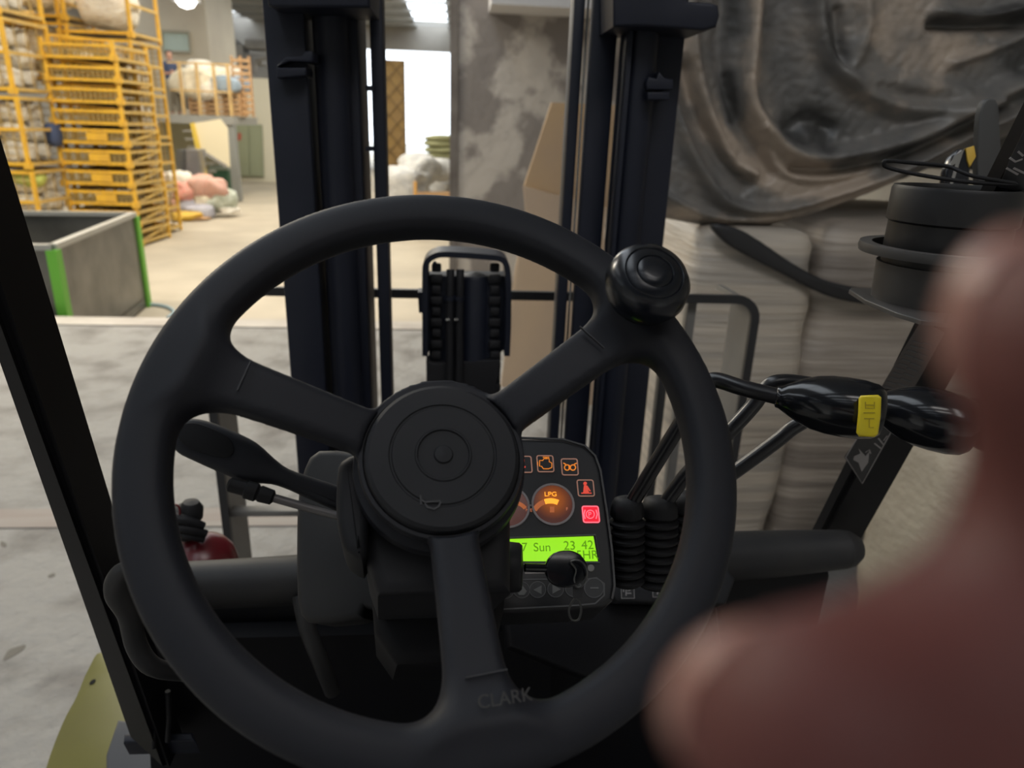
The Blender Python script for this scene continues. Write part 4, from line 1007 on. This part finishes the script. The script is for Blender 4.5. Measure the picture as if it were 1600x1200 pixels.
# spinner knob
kb = fw.hit(985, 487); k3 = fw.to3(kb[0], kb[1], 0)
best = min((abs(h - .0) + 0, h) for h in (0.036,))[1]
lathe('spinner_stem', [(.012, .0), (.012, .012), (.009, .014), (.009, .03)], k3, fw.n, KNOB, sw, n=24)
lathe('spinner_knob', [(.008, .016), (.016, .017), (.0225, .022), (.0250, .030), (.0240, .037), (.0205, .0425), (.0175, .0440), (.0168, .0432), (.0160, .0440), (.0110, .0452), (.0104, .0444), (.0098, .0452), (.004, .0456), (.0005, .0457)], k3, fw.n, KNOB, sw, n=64, ang=60)

# ------------------------------------------------------------------ column shroud, stalks, ignition
fc0 = Frame(fw.to3(hubc[0], hubc[1], -.055), fw.n)
prism('column_shroud', fc0, [(560, 690), (560, 800), (573, 880), (590, 930), (800, 925), (800, 760), (760, 680)], -.11, 0, BLK2, TR, bev=.008, seg=4)
prism('lower_shroud', Frame(fw.to3(hubc[0], hubc[1], -.165), fw.n), [(575, 860), (585, 990), (620, 1040), (770, 1040), (790, 950), (800, 850)], -.2, 0, POST, TR, bev=.01)
fsw = Frame(fw.to3(hubc[0], hubc[1], -.05), fw.n)
prism('stalk_housing', fsw, [(535, 728), (571, 728), (573, 868), (548, 870), (534, 850), (527, 810), (528, 760)], -.05, .012, BLK2, TR, bev=.005, sub=3)
fl2 = Frame(PD(440, 730, .43), unit(WN + V(.05, -.3, -.1)))
padl = prism('direction_lever', fl2, [(267, 690), (274, 667), (292, 653), (320, 656), (360, 671), (398, 690), (425, 714), (450, 732), (490, 746), (545, 768), (545, 803), (490, 783), (450, 765), (420, 755), (380, 752), (345, 739), (300, 719), (275, 706)], -.012, 0, BLK, TR, bev=.0045, seg=4, sub=3, ang=60)
prism('thumb_recess', fl2, [(278, 682), (286, 664), (310, 662), (352, 680), (366, 700), (358, 714), (335, 713), (295, 700)], 0, .0008, RUB, padl, bev=.0004, sub=3)
st = tube('wiper_stalk', [PD(528, 806, .43), PD(480, 793, .43), PD(424, 777, .425)], .0026, mat('grey stalk', (.16, .15, .15), .4, .3), TR, n=14)
a0 = PD(428, 778, .424); a1 = PD(356, 756, .42); dd = a1 - a0; L_ = np.linalg.norm(dd)
lathe('stalk_grip', [(.003, 0), (.0045, .001), (.005, .3 * L_), (.0042, .34 * L_), (.0055, .38 * L_), (.0055, .60 * L_), (.0043, .63 * L_), (.0042, .67 * L_), (.0045, .95 * L_), (.003, L_)], a0, dd, RUB, st, n=20)
ig = lathe('ignition_lock', [(.013, -.02), (.0165, .0), (.0168, .004), (.0162, .010), (.0145, .012), (.005, .0125)], PD(788, 886, .48), (.99, -.12, .05), BLK2, TR, n=32)
ky = empty('ignition_key', tuple(PD(850, 888, .50))); tag(ky, 'black plastic-headed key hanging in the ignition lock', 'key')
fk = Frame(PD(883, 888, .49), unit(V(.05, -.8, .6)))
prism('key_head', fk, [(853, 880), (866, 864), (888, 860), (905, 866), (916, 880), (918, 895), (908, 910), (888, 918), (866, 914), (854, 900)], -.0035, .0015, GLOSS, ky, bev=.001, sub=3)
tube('key_blade', [PD(820, 887, .485), PD(856, 888, .49)], .003, MATS['glossy black plastic'], ky, n=8)
tube('key_ring', [PD(x, y, .487) for x, y in ((892, 878), (906, 876), (917, 890), (914, 910), (902, 918), (897, 905), (900, 890))], .0006, mat('dark ring steel', (.15, .15, .15), .3, .8), ky, closed=True, sub=4, n=8)
prism('key_tag', Frame(PD(903, 925, .49), (0, -.8, .6)), [(895, 916), (911, 918), (909, 935), (896, 934)], -.001, .001, FACE, ky)
tube('tag_loop', [PD(x, y, .489) for x, y in ((900, 934), (908, 950), (904, 968), (893, 968), (889, 952))], .0008, mat('dark cord', (.06, .06, .06), .6), ky, closed=True, sub=4, n=8)

# left column cover
fcv = Frame(PD(520, 850, .56), unit(V(-.1, -.75, .65)))
prism('column_cover', fcv, [(497, 702), (560, 706), (640, 720), (640, 940), (570, 950), (566, 966), (520, 974), (478, 972), (463, 940), (462, 860), (464, 780), (474, 730)], -.05, 0, GREYP, TR, bev=.006, seg=4, sub=2)
tube('cover_seal', [fcv.to3(*fcv.hit(x, y), -.012) for x, y in ((500, 701), (476, 722), (463, 770), (460, 850), (461, 930))], .0015, GREYP, TR, sub=4)

# ------------------------------------------------------------------ instrument panel
fi = Frame(PD(880, 820, .56), unit(V(.0, -.68, .73)))
pod = prism('instrument_panel', fi, [(640, 690), (700, 683), (800, 684), (880, 686), (915, 696), (932, 712), (940, 735), (950, 800), (958, 860), (962, 915), (958, 938), (945, 948), (900, 952), (780, 958), (640, 960)], -.06, 0, FACE, TR, bev=.004, seg=3)
stroke('panel_edge', fi, [[(700, 683), (800, 684), (880, 687), (914, 697), (930, 713), (938, 735), (948, 800), (956, 860), (960, 915), (956, 936)]], .0016, -.0005, .0012, mat('panel edge plastic', (.035, .035, .038), .4), pod)
stroke('panel_line', fi, [[(782, 952), (900, 946), (930, 943), (944, 930), (944, 912), (932, 903), (918, 905)], ], .0011, 0, .0006, PRINTD, pod)
stroke('panel_line', fi, [[(800, 906), (850, 905), (900, 906)]], .0009, 0, .0005, PRINTD, pod)
def glow(n, c, s): return mat(n, tuple(x * .5 for x in c), .5, emit=c, es=s)
G_AMB = glow('amber backlight', (1., .30, .03), .6); G_AMBD = glow('dim amber backlight', (.9, .25, .08), .30); G_RED = glow('red lamp', (1., .02, .05), 1.3)
G_REDD = glow('soft red lamp', (1., .10, .06), .55); G_PK = glow('pale lit outline', (.9, .45, .32), .17); G_GRY = glow('pale outline', (.55, .45, .42), .12)
# dials
def dial(cx_, cy_, r, parent):
    c = fi.hit(cx_, cy_); n_ = unit(V(*fi.hit(cx_ + r, cy_)) - V(*c)); rr = np.hypot(*(V(*fi.hit(cx_ + r, cy_)) - V(*c)))
    return c, rr
c1, r1 = dial(864, 788, 32, pod); c2 = fi.hit(794, 792); 
dm_ = bpy.data.materials.new('backlit dial'); dm_.use_nodes = True; nt = dm_.node_tree; b = nt.nodes['Principled BSDF']
b.inputs['Base Color'].default_value = (.06, .018, .012, 1); b.inputs['Roughness'].default_value = .25
tcn = nt.nodes.new('ShaderNodeTexCoord'); vm = nt.nodes.new('ShaderNodeVectorMath'); vm.operation = 'DISTANCE'; nt.links.new(tcn.outputs['Object'], vm.inputs[0])
lit = fi.to3(*fi.hit(864, 782)); vm.inputs[1].default_value = tuple(lit)
mr = nt.nodes.new('ShaderNodeValToRGB'); e = mr.color_ramp.elements; e[0].position = 0; e[0].color = (.50, .12, .010, 1); e[1].position = .015; e[1].color = (.055, .012, .008, 1)
nt.links.new(vm.outputs['Value'], mr.inputs[0]); nt.links.new(mr.outputs[0], b.inputs['Emission Color']); b.inputs['Emission Strength'].default_value = .8
for c in (c1, c2):
    P = [(c[0] + r1 * math.cos(2 * PI * k / 40), c[1] + r1 * math.sin(2 * PI * k / 40)) for k in range(40)]
    prism('dial_face', fi, P, 0, .0006 if c is c1 else .0005, dm_, pod, px=False)
# figure-eight dial outline
half = (c1[0] - c2[0]) / 2; P1 = []; mid = ((c1[0] + c2[0]) / 2, (c1[1] + c2[1]) / 2)
ph0 = math.acos(min(1, half / r1)); base_a = math.atan2(c1[1] - c2[1], c1[0] - c2[0])
for k in range(33): a_ = base_a - (PI - ph0) + 2 * (PI - ph0) * k / 32; P1.append((c1[0] + r1 * math.cos(a_), c1[1] + r1 * math.sin(a_)))
for k in range(33): a_ = base_a + PI - (PI - ph0) + 2 * (PI - ph0) * k / 32; P1.append((c2[0] + r1 * math.cos(a_), c2[1] + r1 * math.sin(a_)))
stroke('dial_rim', fi, [P1], .0017, .0004, .0012, mat('grey dial ring', (.22, .20, .20), .5, emit=(.6, .5, .5), es=.05), pod, closed=True, px=False)
t_ = fi.hit(850, 773); text('dial_print', 'LPG', fi, t_[0], t_[1], .0052, .0010, glow('bright amber', (1, .36, .03), 1.3), pod, rot=.0, sx=1.15)
# lit arc and fuel marks
def arc_seg(cx_, cy_, ra, rb, a0_, a1_, m, h=.0009):
    P = [(cx_ + ra * math.cos(math.radians(a0_ + (a1_ - a0_) * k / 8)), cy_ - ra * math.sin(math.radians(a0_ + (a1_ - a0_) * k / 8))) for k in range(9)]
    Q = [(cx_ + rb * math.cos(math.radians(a1_ + (a0_ - a1_) * k / 8)), cy_ - rb * math.sin(math.radians(a1_ + (a0_ - a1_) * k / 8))) for k in range(9)]
    return prism('gauge_arc', fi, P + Q, .0006, h, m, pod)
arc_seg(860, 812, 33, 25, 66, 108, MATS['bright amber']); arc_seg(860, 812, 33, 25, 110, 150, G_AMBD); arc_seg(800, 812, 30, 24, 40, 120, G_AMBD)
prism('gauge_icon', fi, [(859, 792), (866, 792), (866, 801), (859, 801)], .0006, .0009, G_AMBD, pod)
for (x, y, s_) in ((830, 798, 'E'), (886, 796, 'F'), (823, 797, 'H'), (800, 797, 'C')):
    t_ = fi.hit(x - 2, y); text('dial_print', s_, fi, t_[0], t_[1], .0036, .0008, glow('dial letters', (.9, .3, .15), .35), pod)
# warning icons
def icon(cx_, cy_, col, fill=None, sk=0):
    P = rrect(cx_, cy_, 25, 25, 3); P = [(x + sk * (y - cy_), y) for x, y in P]
    base_ = prism('warning_light', fi, P, 0, .0006, fill or FACE, pod)
    stroke('icon_frame', fi, [P], .0009, .0004, .0009, col, base_, closed=True)
    return base_
i1 = icon(818, 726, G_PK, sk=.08); stroke('icon_glyph', fi, [[(818, 718), (818, 722)], [(815, 730), (821, 730)]], .0014, .0006, .001, G_REDD, i1)
i2 = icon(852, 725, G_PK, sk=.08)
stroke('icon_glyph', fi, [[(843, 729), (843, 720), (848, 720), (850, 717), (858, 717), (858, 722), (862, 724), (862, 731), (857, 733), (849, 733), (846, 729)]], .0007, .0006, .001, G_AMB, i2, closed=True)
stroke('icon_glyph', fi, [[(848, 715), (858, 715)], [(853, 715), (853, 718)], [(840, 722), (840, 728)]], .0007, .0006, .001, G_AMB, i2)
i3 = icon(890, 730, G_PK, sk=.08)
stroke('icon_glyph', fi, [circ(886, 731, 4.2, 16), circ(895, 731, 4.2, 16)], .0009, .0006, .001, G_AMB, i3, closed=True)
stroke('icon_glyph', fi, [[(880, 724), (884, 726)], [(889, 727), (889, 734)], [(897, 726), (901, 724)]], .0009, .0006, .001, G_AMB, i3)
i4 = icon(915, 763, G_PK, sk=.1)
prism('icon_glyph', fi, circ(914, 756, 2.8, 14), .0006, .001, G_REDD, i4)
prism('icon_glyph', fi, [(912, 759), (917, 759), (920, 770), (911, 770)], .0006, .001, G_REDD, i4)
stroke('icon_glyph', fi, [[(908, 771), (924, 771)], [(917, 760), (922, 768)]], .0009, .0006, .001, G_REDD, i4)
i5 = icon(923, 804, glow('bright red outline', (1, .12, .16), 1.6), glow('red lit field', (.95, .015, .04), .75), sk=.1)
stroke('icon_glyph', fi, [circ(922, 804, 6.4, 18)], .0007, .0006, .001, MATS['bright red outline'], i5, closed=True)
stroke('icon_glyph', fi, [[(914, 797), (912, 804), (914, 811)], [(931, 797), (933, 804), (931, 811)]], .0009, .0006, .001, MATS['bright red outline'], i5)
t_ = fi.hit(918.5, 804.5); text('icon_glyph', 'P', fi, t_[0], t_[1], .0056, .0008, MATS['bright red outline'], i5)
# screen
stroke('screen_bezel', fi, [[(780, 841), (930, 836), (937, 879), (780, 879)]], .0012, .0002, .0012, PRINTD, pod, closed=True)
scr = prism('display_screen', fi, [(780, 843), (927, 838), (934, 877), (780, 877)], 0, .0005, mat('green backlit screen', (.1, .3, .0), .3, emit=(.34, .88, .0), es=.85), pod)
inkm = mat('screen ink', (.02, .06, .0), .5, emit=(.12, .36, 0), es=.8)
t1 = fi.hit(805, 856); text('screen_text', '17', fi, t1[0], t1[1], .0095, .0007, inkm, scr)
t1 = fi.hit(833, 856); text('screen_text', 'Sun', fi, t1[0], t1[1], .0095, .0007, inkm, scr)
t1 = fi.hit(880, 853.5); text('screen_text', '23', fi, t1[0], t1[1], .0098, .0007, inkm, scr)
t1 = fi.hit(908, 852.5); text('screen_text', '42', fi, t1[0], t1[1], .0098, .0007, inkm, scr)
t1 = fi.hit(900, 868); text('screen_text', '5HR', fi, t1[0], t1[1], .0095, .0007, inkm, scr)
# panel window and keypad
prism('panel_window', fi, [(818, 880), (852, 879), (853, 896), (820, 897)], 0, .0005, mat('smoked window', (.05, .035, .03), .2), pod)
prism('light_sensor', fi, circ(923, 888, 5.5), 0, .0012, mat('pale sensor', (.22, .21, .20), .4), pod, bev=.0004)
RING = PRINTD
arrows = {868: [(863, 914), (863, 928), (876, 921)], 840: [(846, 915), (846, 929), (833, 922)], 815: [(815, 914), (823, 924), (819, 930), (811, 930), (807, 924)], 790: [(790, 934), (797, 924), (783, 924)]}
for x in (790, 815, 840, 868, 896, 928):
    r = 12.5 if x < 920 else 15
    bt = prism('keypad_button', fi, circ(x, 923 - (x - 790) * .03, r - 1), 0, .0006, mat('keypad rubber', (.045, .045, .048), .6), pod)
    stroke('button_ring', fi, [circ(x, 923 - (x - 790) * .03, r, 24)], .0007, .0003, .0008, RING, bt, closed=True)
    if x in arrows: prism('button_arrow', fi, arrows[x], .0006, .0010, mat('arrow print', (.17, .17, .17), .6), bt)
    if x == 928: stroke('button_minus', fi, [[(922, 919), (935, 919)]], .0011, .0006, .0010, MATS['arrow print'], bt)

# ------------------------------------------------------------------ hydraulic levers
def boot(px0, py0, px1, py1, r0, r1, dep):
    a_ = PD(px0, py0, dep); b_ = PD(px1, py1, dep + .01); ax = b_ - a_; L = np.linalg.norm(ax); prof = [(r0 * .45, -.004), (r0 * .8, -.002), (r0 * .97, .003), (r0 * 1.03, .011)]
    n = 8
    for i in range(n):
        t0 = .014 + (L - .014) * i / n; t1 = .014 + (L - .014) * (i + .5) / n; rr = r0 + (r1 - r0) * i / n
        prof += [(rr * .82, t0), (rr * 1.08, t1 - .001), (rr * 1.08, t1 + .001)]
    prof += [(r1 * .85, L)]
    return lathe('lever_boot', prof, a_, ax, RUB, TR, n=40, ang=50)
boot(980, 784, 979, 912, .0135, .0135, .575)
boot(1031, 784, 1024, 915, .0150, .0155, .585)
boot(1075, 776, 1066, 900, .0150, .0160, .60)
def lever(rodpts, rr, knob, m=GLOSS):
    rod = tube('hydraulic_lever', [PD(x, y, d_) for x, y, d_ in rodpts], rr, mat('satin black rod', (.012, .012, .015), .28), TR, n=18, sub=5)
    a_, b_, r_ = knob; A = PD(*a_); B = PD(*b_); ax = B - A; L = np.linalg.norm(ax)
    prof = [(.30, 0), (.36, .01), (.38, .04), (.50, .10), (.72, .22), (.90, .36), (.98, .50), (1, .64), (.98, .80), (.90, .92), (.76, .98), (.5, 1.), (.02, 1.005)]
    kn = lathe('lever_knob', [(r * r_, t * L) for r, t in prof], A, ax, m, rod, n=48, ang=60, sy=.92)
    return rod, kn, A, B
YB = mat('yellow button plastic', (.78, .62, .02), .3)
r_, kn, A, B = lever([(984, 792, .575), (1020, 732, .56), (1060, 667, .545), (1092, 617, .535), (1104, 600, .532), (1120, 594, .53), (1160, 606, .52), (1225, 622, .51)], .0060, ((1212, 620, .512), (1381, 645, .49), .0228))
fb_ = Frame(PD(1358, 650, .466), unit(CP - PD(1358, 650, .46) + V(.02, 0, .0)))
bt = prism('knob_button', fb_, [(1345, 618), (1372, 617), (1377, 621), (1376, 650), (1372, 678), (1366, 683), (1342, 682), (1338, 676), (1341, 645), (1342, 622)], -.006, .002, YB, kn, bev=.0016)
bt['label'] = 'yellow thumb button'
stroke('button_print', fb_, [[(1352, 628), (1352, 638), (1366, 638), (1366, 628)], [(1352, 633), (1366, 633)], [(1349, 645), (1367, 645)], [(1350, 654), (1366, 654)], [(1358, 654), (1358, 668), (1365, 668)]], .0007, .002, .0023, mat('worn yellow print', (.45, .34, .02), .5), bt)
lever([(1035, 794, .585), (1072, 742, .575), (1134, 680, .56), (1175, 636, .555), (1194, 610, .552), (1215, 597, .55), (1262, 600, .55), (1372, 622, .54)], .0060, ((1362, 630, .54), (1522, 672, .52), .0250))
lever([(1078, 786, .60), (1147, 738, .59), (1210, 692, .58), (1250, 662, .575), (1330, 628, .57), (1480, 640, .56)], .0060, ((1470, 645, .56), (1660, 690, .545), .025))

# ------------------------------------------------------------------ fire extinguisher by the cowl
fxp = PY(312, 880, .95)
fx = empty('fire_extinguisher', (fxp[0], fxp[1], .75)); tag(fx, 'red fire extinguisher with black head beyond the left cowl', 'extinguisher')
REDP = mat('red extinguisher paint', (.10, .006, .010), .3)
topp = PY(312, 834, .97)
lathe('cylinder', [(.012, -.004), (.020, -.008), (.036, -.018), (.046, -.032), (.051, -.050), (.052, -.35), (.045, -.37)], topp, (0, 0, 1), REDP, fx, n=48)
lathe('collar', [(.016, -.004), (.021, 0), (.022, .008), (.014, .012), (.013, .03), (.016, .032), (.016, .045), (.008, .05)], topp + V(-.018, 0, 0), (0, 0, 1), RUB, fx, n=28)
for k, (a_, b_) in enumerate((((258, 806), (318, 822)), ((262, 822), (322, 834)))):
    tube('squeeze_handle', [PY(a_[0] - 6, a_[1], .93), PY((a_[0] + b_[0]) / 2, (a_[1] + b_[1]) / 2 - 2, .93), PY(*b_, .94)], [.006, .008, .006], RUB, fx, sub=3)
lathe('valve', [(.010, 0), (.016, .004), (.017, .02), (.011, .03), (.002, .032)], PY(299, 812, .95), (.1, 0, 1), RUB, fx, n=24)
tube('safety_pin_ring', [PY(x, y, .93) for x, y in ((264, 793), (276, 789), (281, 798), (278, 812), (266, 806))], .0016, REDP, fx, closed=True, sub=4, n=8)
tube('hose', [PY(262, 828, .94), PY(290, 836, .93), (PY(318, 842, .94))], .006, RUB, fx, sub=4)

# ------------------------------------------------------------------ pen cup in its holder
cy0 = .60; cc = PY(1498, 292, cy0); cr_ = .0510
CUPM = mat('dark cup plastic', (.008, .008, .010), .45, col2=(.012, .012, .012), scale=9)
cup = empty('pen_cup', (cc[0], cc[1], cc[2] - .2)); tag(cup, 'dark round pen cup held in the ring holder at right pillar', 'cup')
lathe('cup_body', [(.040, -.108), (.0465, -.105), (.0485, -.055), (.0485, -.031), (cr_, -.029), (cr_, -.003), (.0495, 0), (.0455, 0), (.044, -.004), (.043, -.10), (.001, -.102)], cc, (0, 0, 1), CUPM, cup, n=72, ang=30)
hold = empty('cup_holder', (cc[0], cc[1] + .05, cc[2] - .2)); tag(hold, 'grey plastic ring holder with flat lower plate under the pen cup', 'holder')
HM = mat('grey holder plastic', (.06, .057, .056), .45)
rz_ = PY(1490, 392, cy0)[2]
lathe('ring', [(.0580, -.004), (.0680, -.004), (.0690, 0), (.0680, .004), (.0580, .004), (.0580, -.004)], (cc[0], cc[1], rz_), (0, 0, 1), HM, hold, n=72, ang=30)
pz = PY(1490, 503, .525)[2]
fpz = Frame((0, 0, pz), (0, 0, 1), (0, 1, 0))
P = [fpz.hit(x, y) for x, y in ((1327, 452), (1330, 449), (1400, 452), (1560, 455), (1640, 470), (1640, 500), (1560, 508), (1500, 506), (1440, 500), (1400, 488), (1352, 468))]
prism('shelf_plate', fpz, P, -.004, .0, HM, hold, px=False, bev=.001)
prism('bracket', Frame((0, cc[1] + .07, 0), (0, -1, 0)), [(1490, 380), (1560, 380), (1560, 500), (1490, 500)], -.02, 0, HM, hold)
lathe('lower_sleeve', [(.0500, pz - rz_ + .012), (.0515, .0), (.0505, .0)], (cc[0], cc[1], rz_ - .012), (0, 0, 1), HM, hold, n=64)
# things in the cup
paddle = prism('comb', Frame((0, cc[1] + .01, 0), (.1, -1, .1)), [(1529, 300), (1530, 200), (1534, 170), (1541, 156), (1552, 154), (1560, 162), (1563, 200), (1564, 300)], -.008, 0, mat('dark grey brush plastic', (.04, .04, .04), .6), None, bev=.002, sub=2)
tag(paddle, 'dark flat rounded brush handle standing in the pen cup', 'brush')
kn_ = empty('utility_knife', tuple(PY(1492, 300, cy0))); tag(kn_, 'black and yellow utility knife with bright blade edge in the pen cup', 'knife')
fkn = Frame((0, cc[1] - .015, 0), (-.15, -1, .2))
prism('knife_body', fkn, [(1474, 300), (1478, 268), (1488, 244), (1500, 232), (1510, 232), (1518, 250), (1514, 300)], -.012, 0, GLOSS, kn_, bev=.003)
prism('knife_slide', fkn, [(1508, 232), (1521, 228), (1524, 245), (1514, 262), (1510, 250)], -.008, .002, mat('mustard plastic', (.45, .28, .03), .5), kn_, bev=.001)
prism('blade', fkn, [(1481, 262), (1490, 244), (1506, 233), (1500, 250), (1484, 300), (1480, 300), (1492, 256)], 0, .0012, CHROME, kn_)
tag(tube('wire_loop', [PY(x, y, .575) for x, y in ((1381, 256), (1387, 251), (1430, 255), (1480, 260))] + [PY(1520, 275, .56), PY(1590, 288, .56), PY(1510, 284, .56), PY(1430, 272, .57), PY(1388, 262, .575)], .0016, RUB, closed=True, sub=5, n=10), 'thin black cable loop sticking out over the pen cup', 'cable')
# ------------------------------------------------------------------ photographer's hand close to the lens
SK = bpy.data.materials.new('hand skin'); SK.use_nodes = True
b = SK.node_tree.nodes['Principled BSDF']; b.inputs['Base Color'].default_value = (.135, .045, .040, 1); b.inputs['Roughness'].default_value = .6; b.inputs['Specular IOR Level'].default_value = .35
b.inputs['Subsurface Weight'].default_value = .15; b.inputs['Subsurface Radius'].default_value = (.01, .003, .002); b.inputs['Subsurface Scale'].default_value = .5
def hc(px, py, d_): return np.array([(px - 800) / F * d_, (600 - py) / F * d_, -d_])
fingers = [
    [hc(1300, 1185, .038), hc(1500, 1150, .041), hc(1740, 1110, .047), (.062, -.030, -.064)],                # index, comes into view
    [(.014, -.046, -.052), (.030, -.050, -.056), (.048, -.050, -.062), (.066, -.046, -.072)],
    [(.018, -.063, -.056), (.034, -.066, -.060), (.050, -.065, -.066), (.068, -.061, -.076)],
    [(.028, -.079, -.060), (.041, -.081, -.064), (.054, -.079, -.069), (.071, -.075, -.078)]]
frad = [(.0078, .0084, .0090, .0100), (.0080, .0086, .0092, .0100), (.0076, .0082, .0088, .0098), (.0066, .0072, .0078, .0090)]
thumb = [hc(1785, 560, .038), hc(1850, 830, .042), (.055, -.018, -.056), (.086, -.040, -.078)]; trad = (.0086, .0098, .0105, .0150)
def hand(P):
    d = capsule(P, (.082, -.042, -.080), (.088, -.066, -.084), .0165, .0165)
    d = smin(d, capsule(P, (.074, -.036, -.074), (.078, -.072, -.080), .0120, .0110), .012)
    d = smin(d, capsule(P, (.088, -.052, -.082), (.128, -.078, -.088), .019, .021), .014)
    d = smin(d, capsule(P, (.128, -.078, -.088), (.20, -.13, -.080), .021, .030), .02)
    f = None
    for fg_, rd in zip(fingers, frad):
        q = None
        for i in range(3):
            c = capsule(P, fg_[i], fg_[i + 1], rd[i], rd[i + 1]); q = c if q is None else smin(q, c, .003)
        f = q if f is None else np.minimum(f, q)
    d = smin(d, f, .005)
    t = None
    for i in range(3):
        c = capsule(P, thumb[i], thumb[i + 1], trad[i], trad[i + 1]); t = c if t is None else smin(t, c, .004)
    return smin(d, t, .009)
hd = sdf_obj('hand', hand, (.0, -.175, -.125), (.24, .025, -.022), .0017, SK, None, xf=lambda v: CP + v @ RM.T)
tag(hd, 'blurred hand close to the lens, one finger pointing left and thumb upward', 'hand')
nailm = mat('fingernail', (.45, .24, .2), .3)
for fg_, rd in list(zip(fingers, frad)) + [(thumb, trad)]:
    a_ = np.array(fg_[0]); dirn = unit(a_ - np.array(fg_[1])); nn = np.array([0, 0, -1.]); nn = unit(nn - dirn * (nn @ dirn)); sd_ = np.cross(dirn, nn)
    c = CP + RM @ (a_ + nn * rd[0] * .86); 
    fn_ = Frame(c, RM @ nn, RM @ dirn)
    prism('fingernail', fn_, [(.0052 * math.cos(2 * PI * k / 18) * rd[0] / .008, .0062 * math.sin(2 * PI * k / 18) * rd[0] / .008) for k in range(18)], -.0012, .0012, nailm, hd, px=False, bev=.0006)
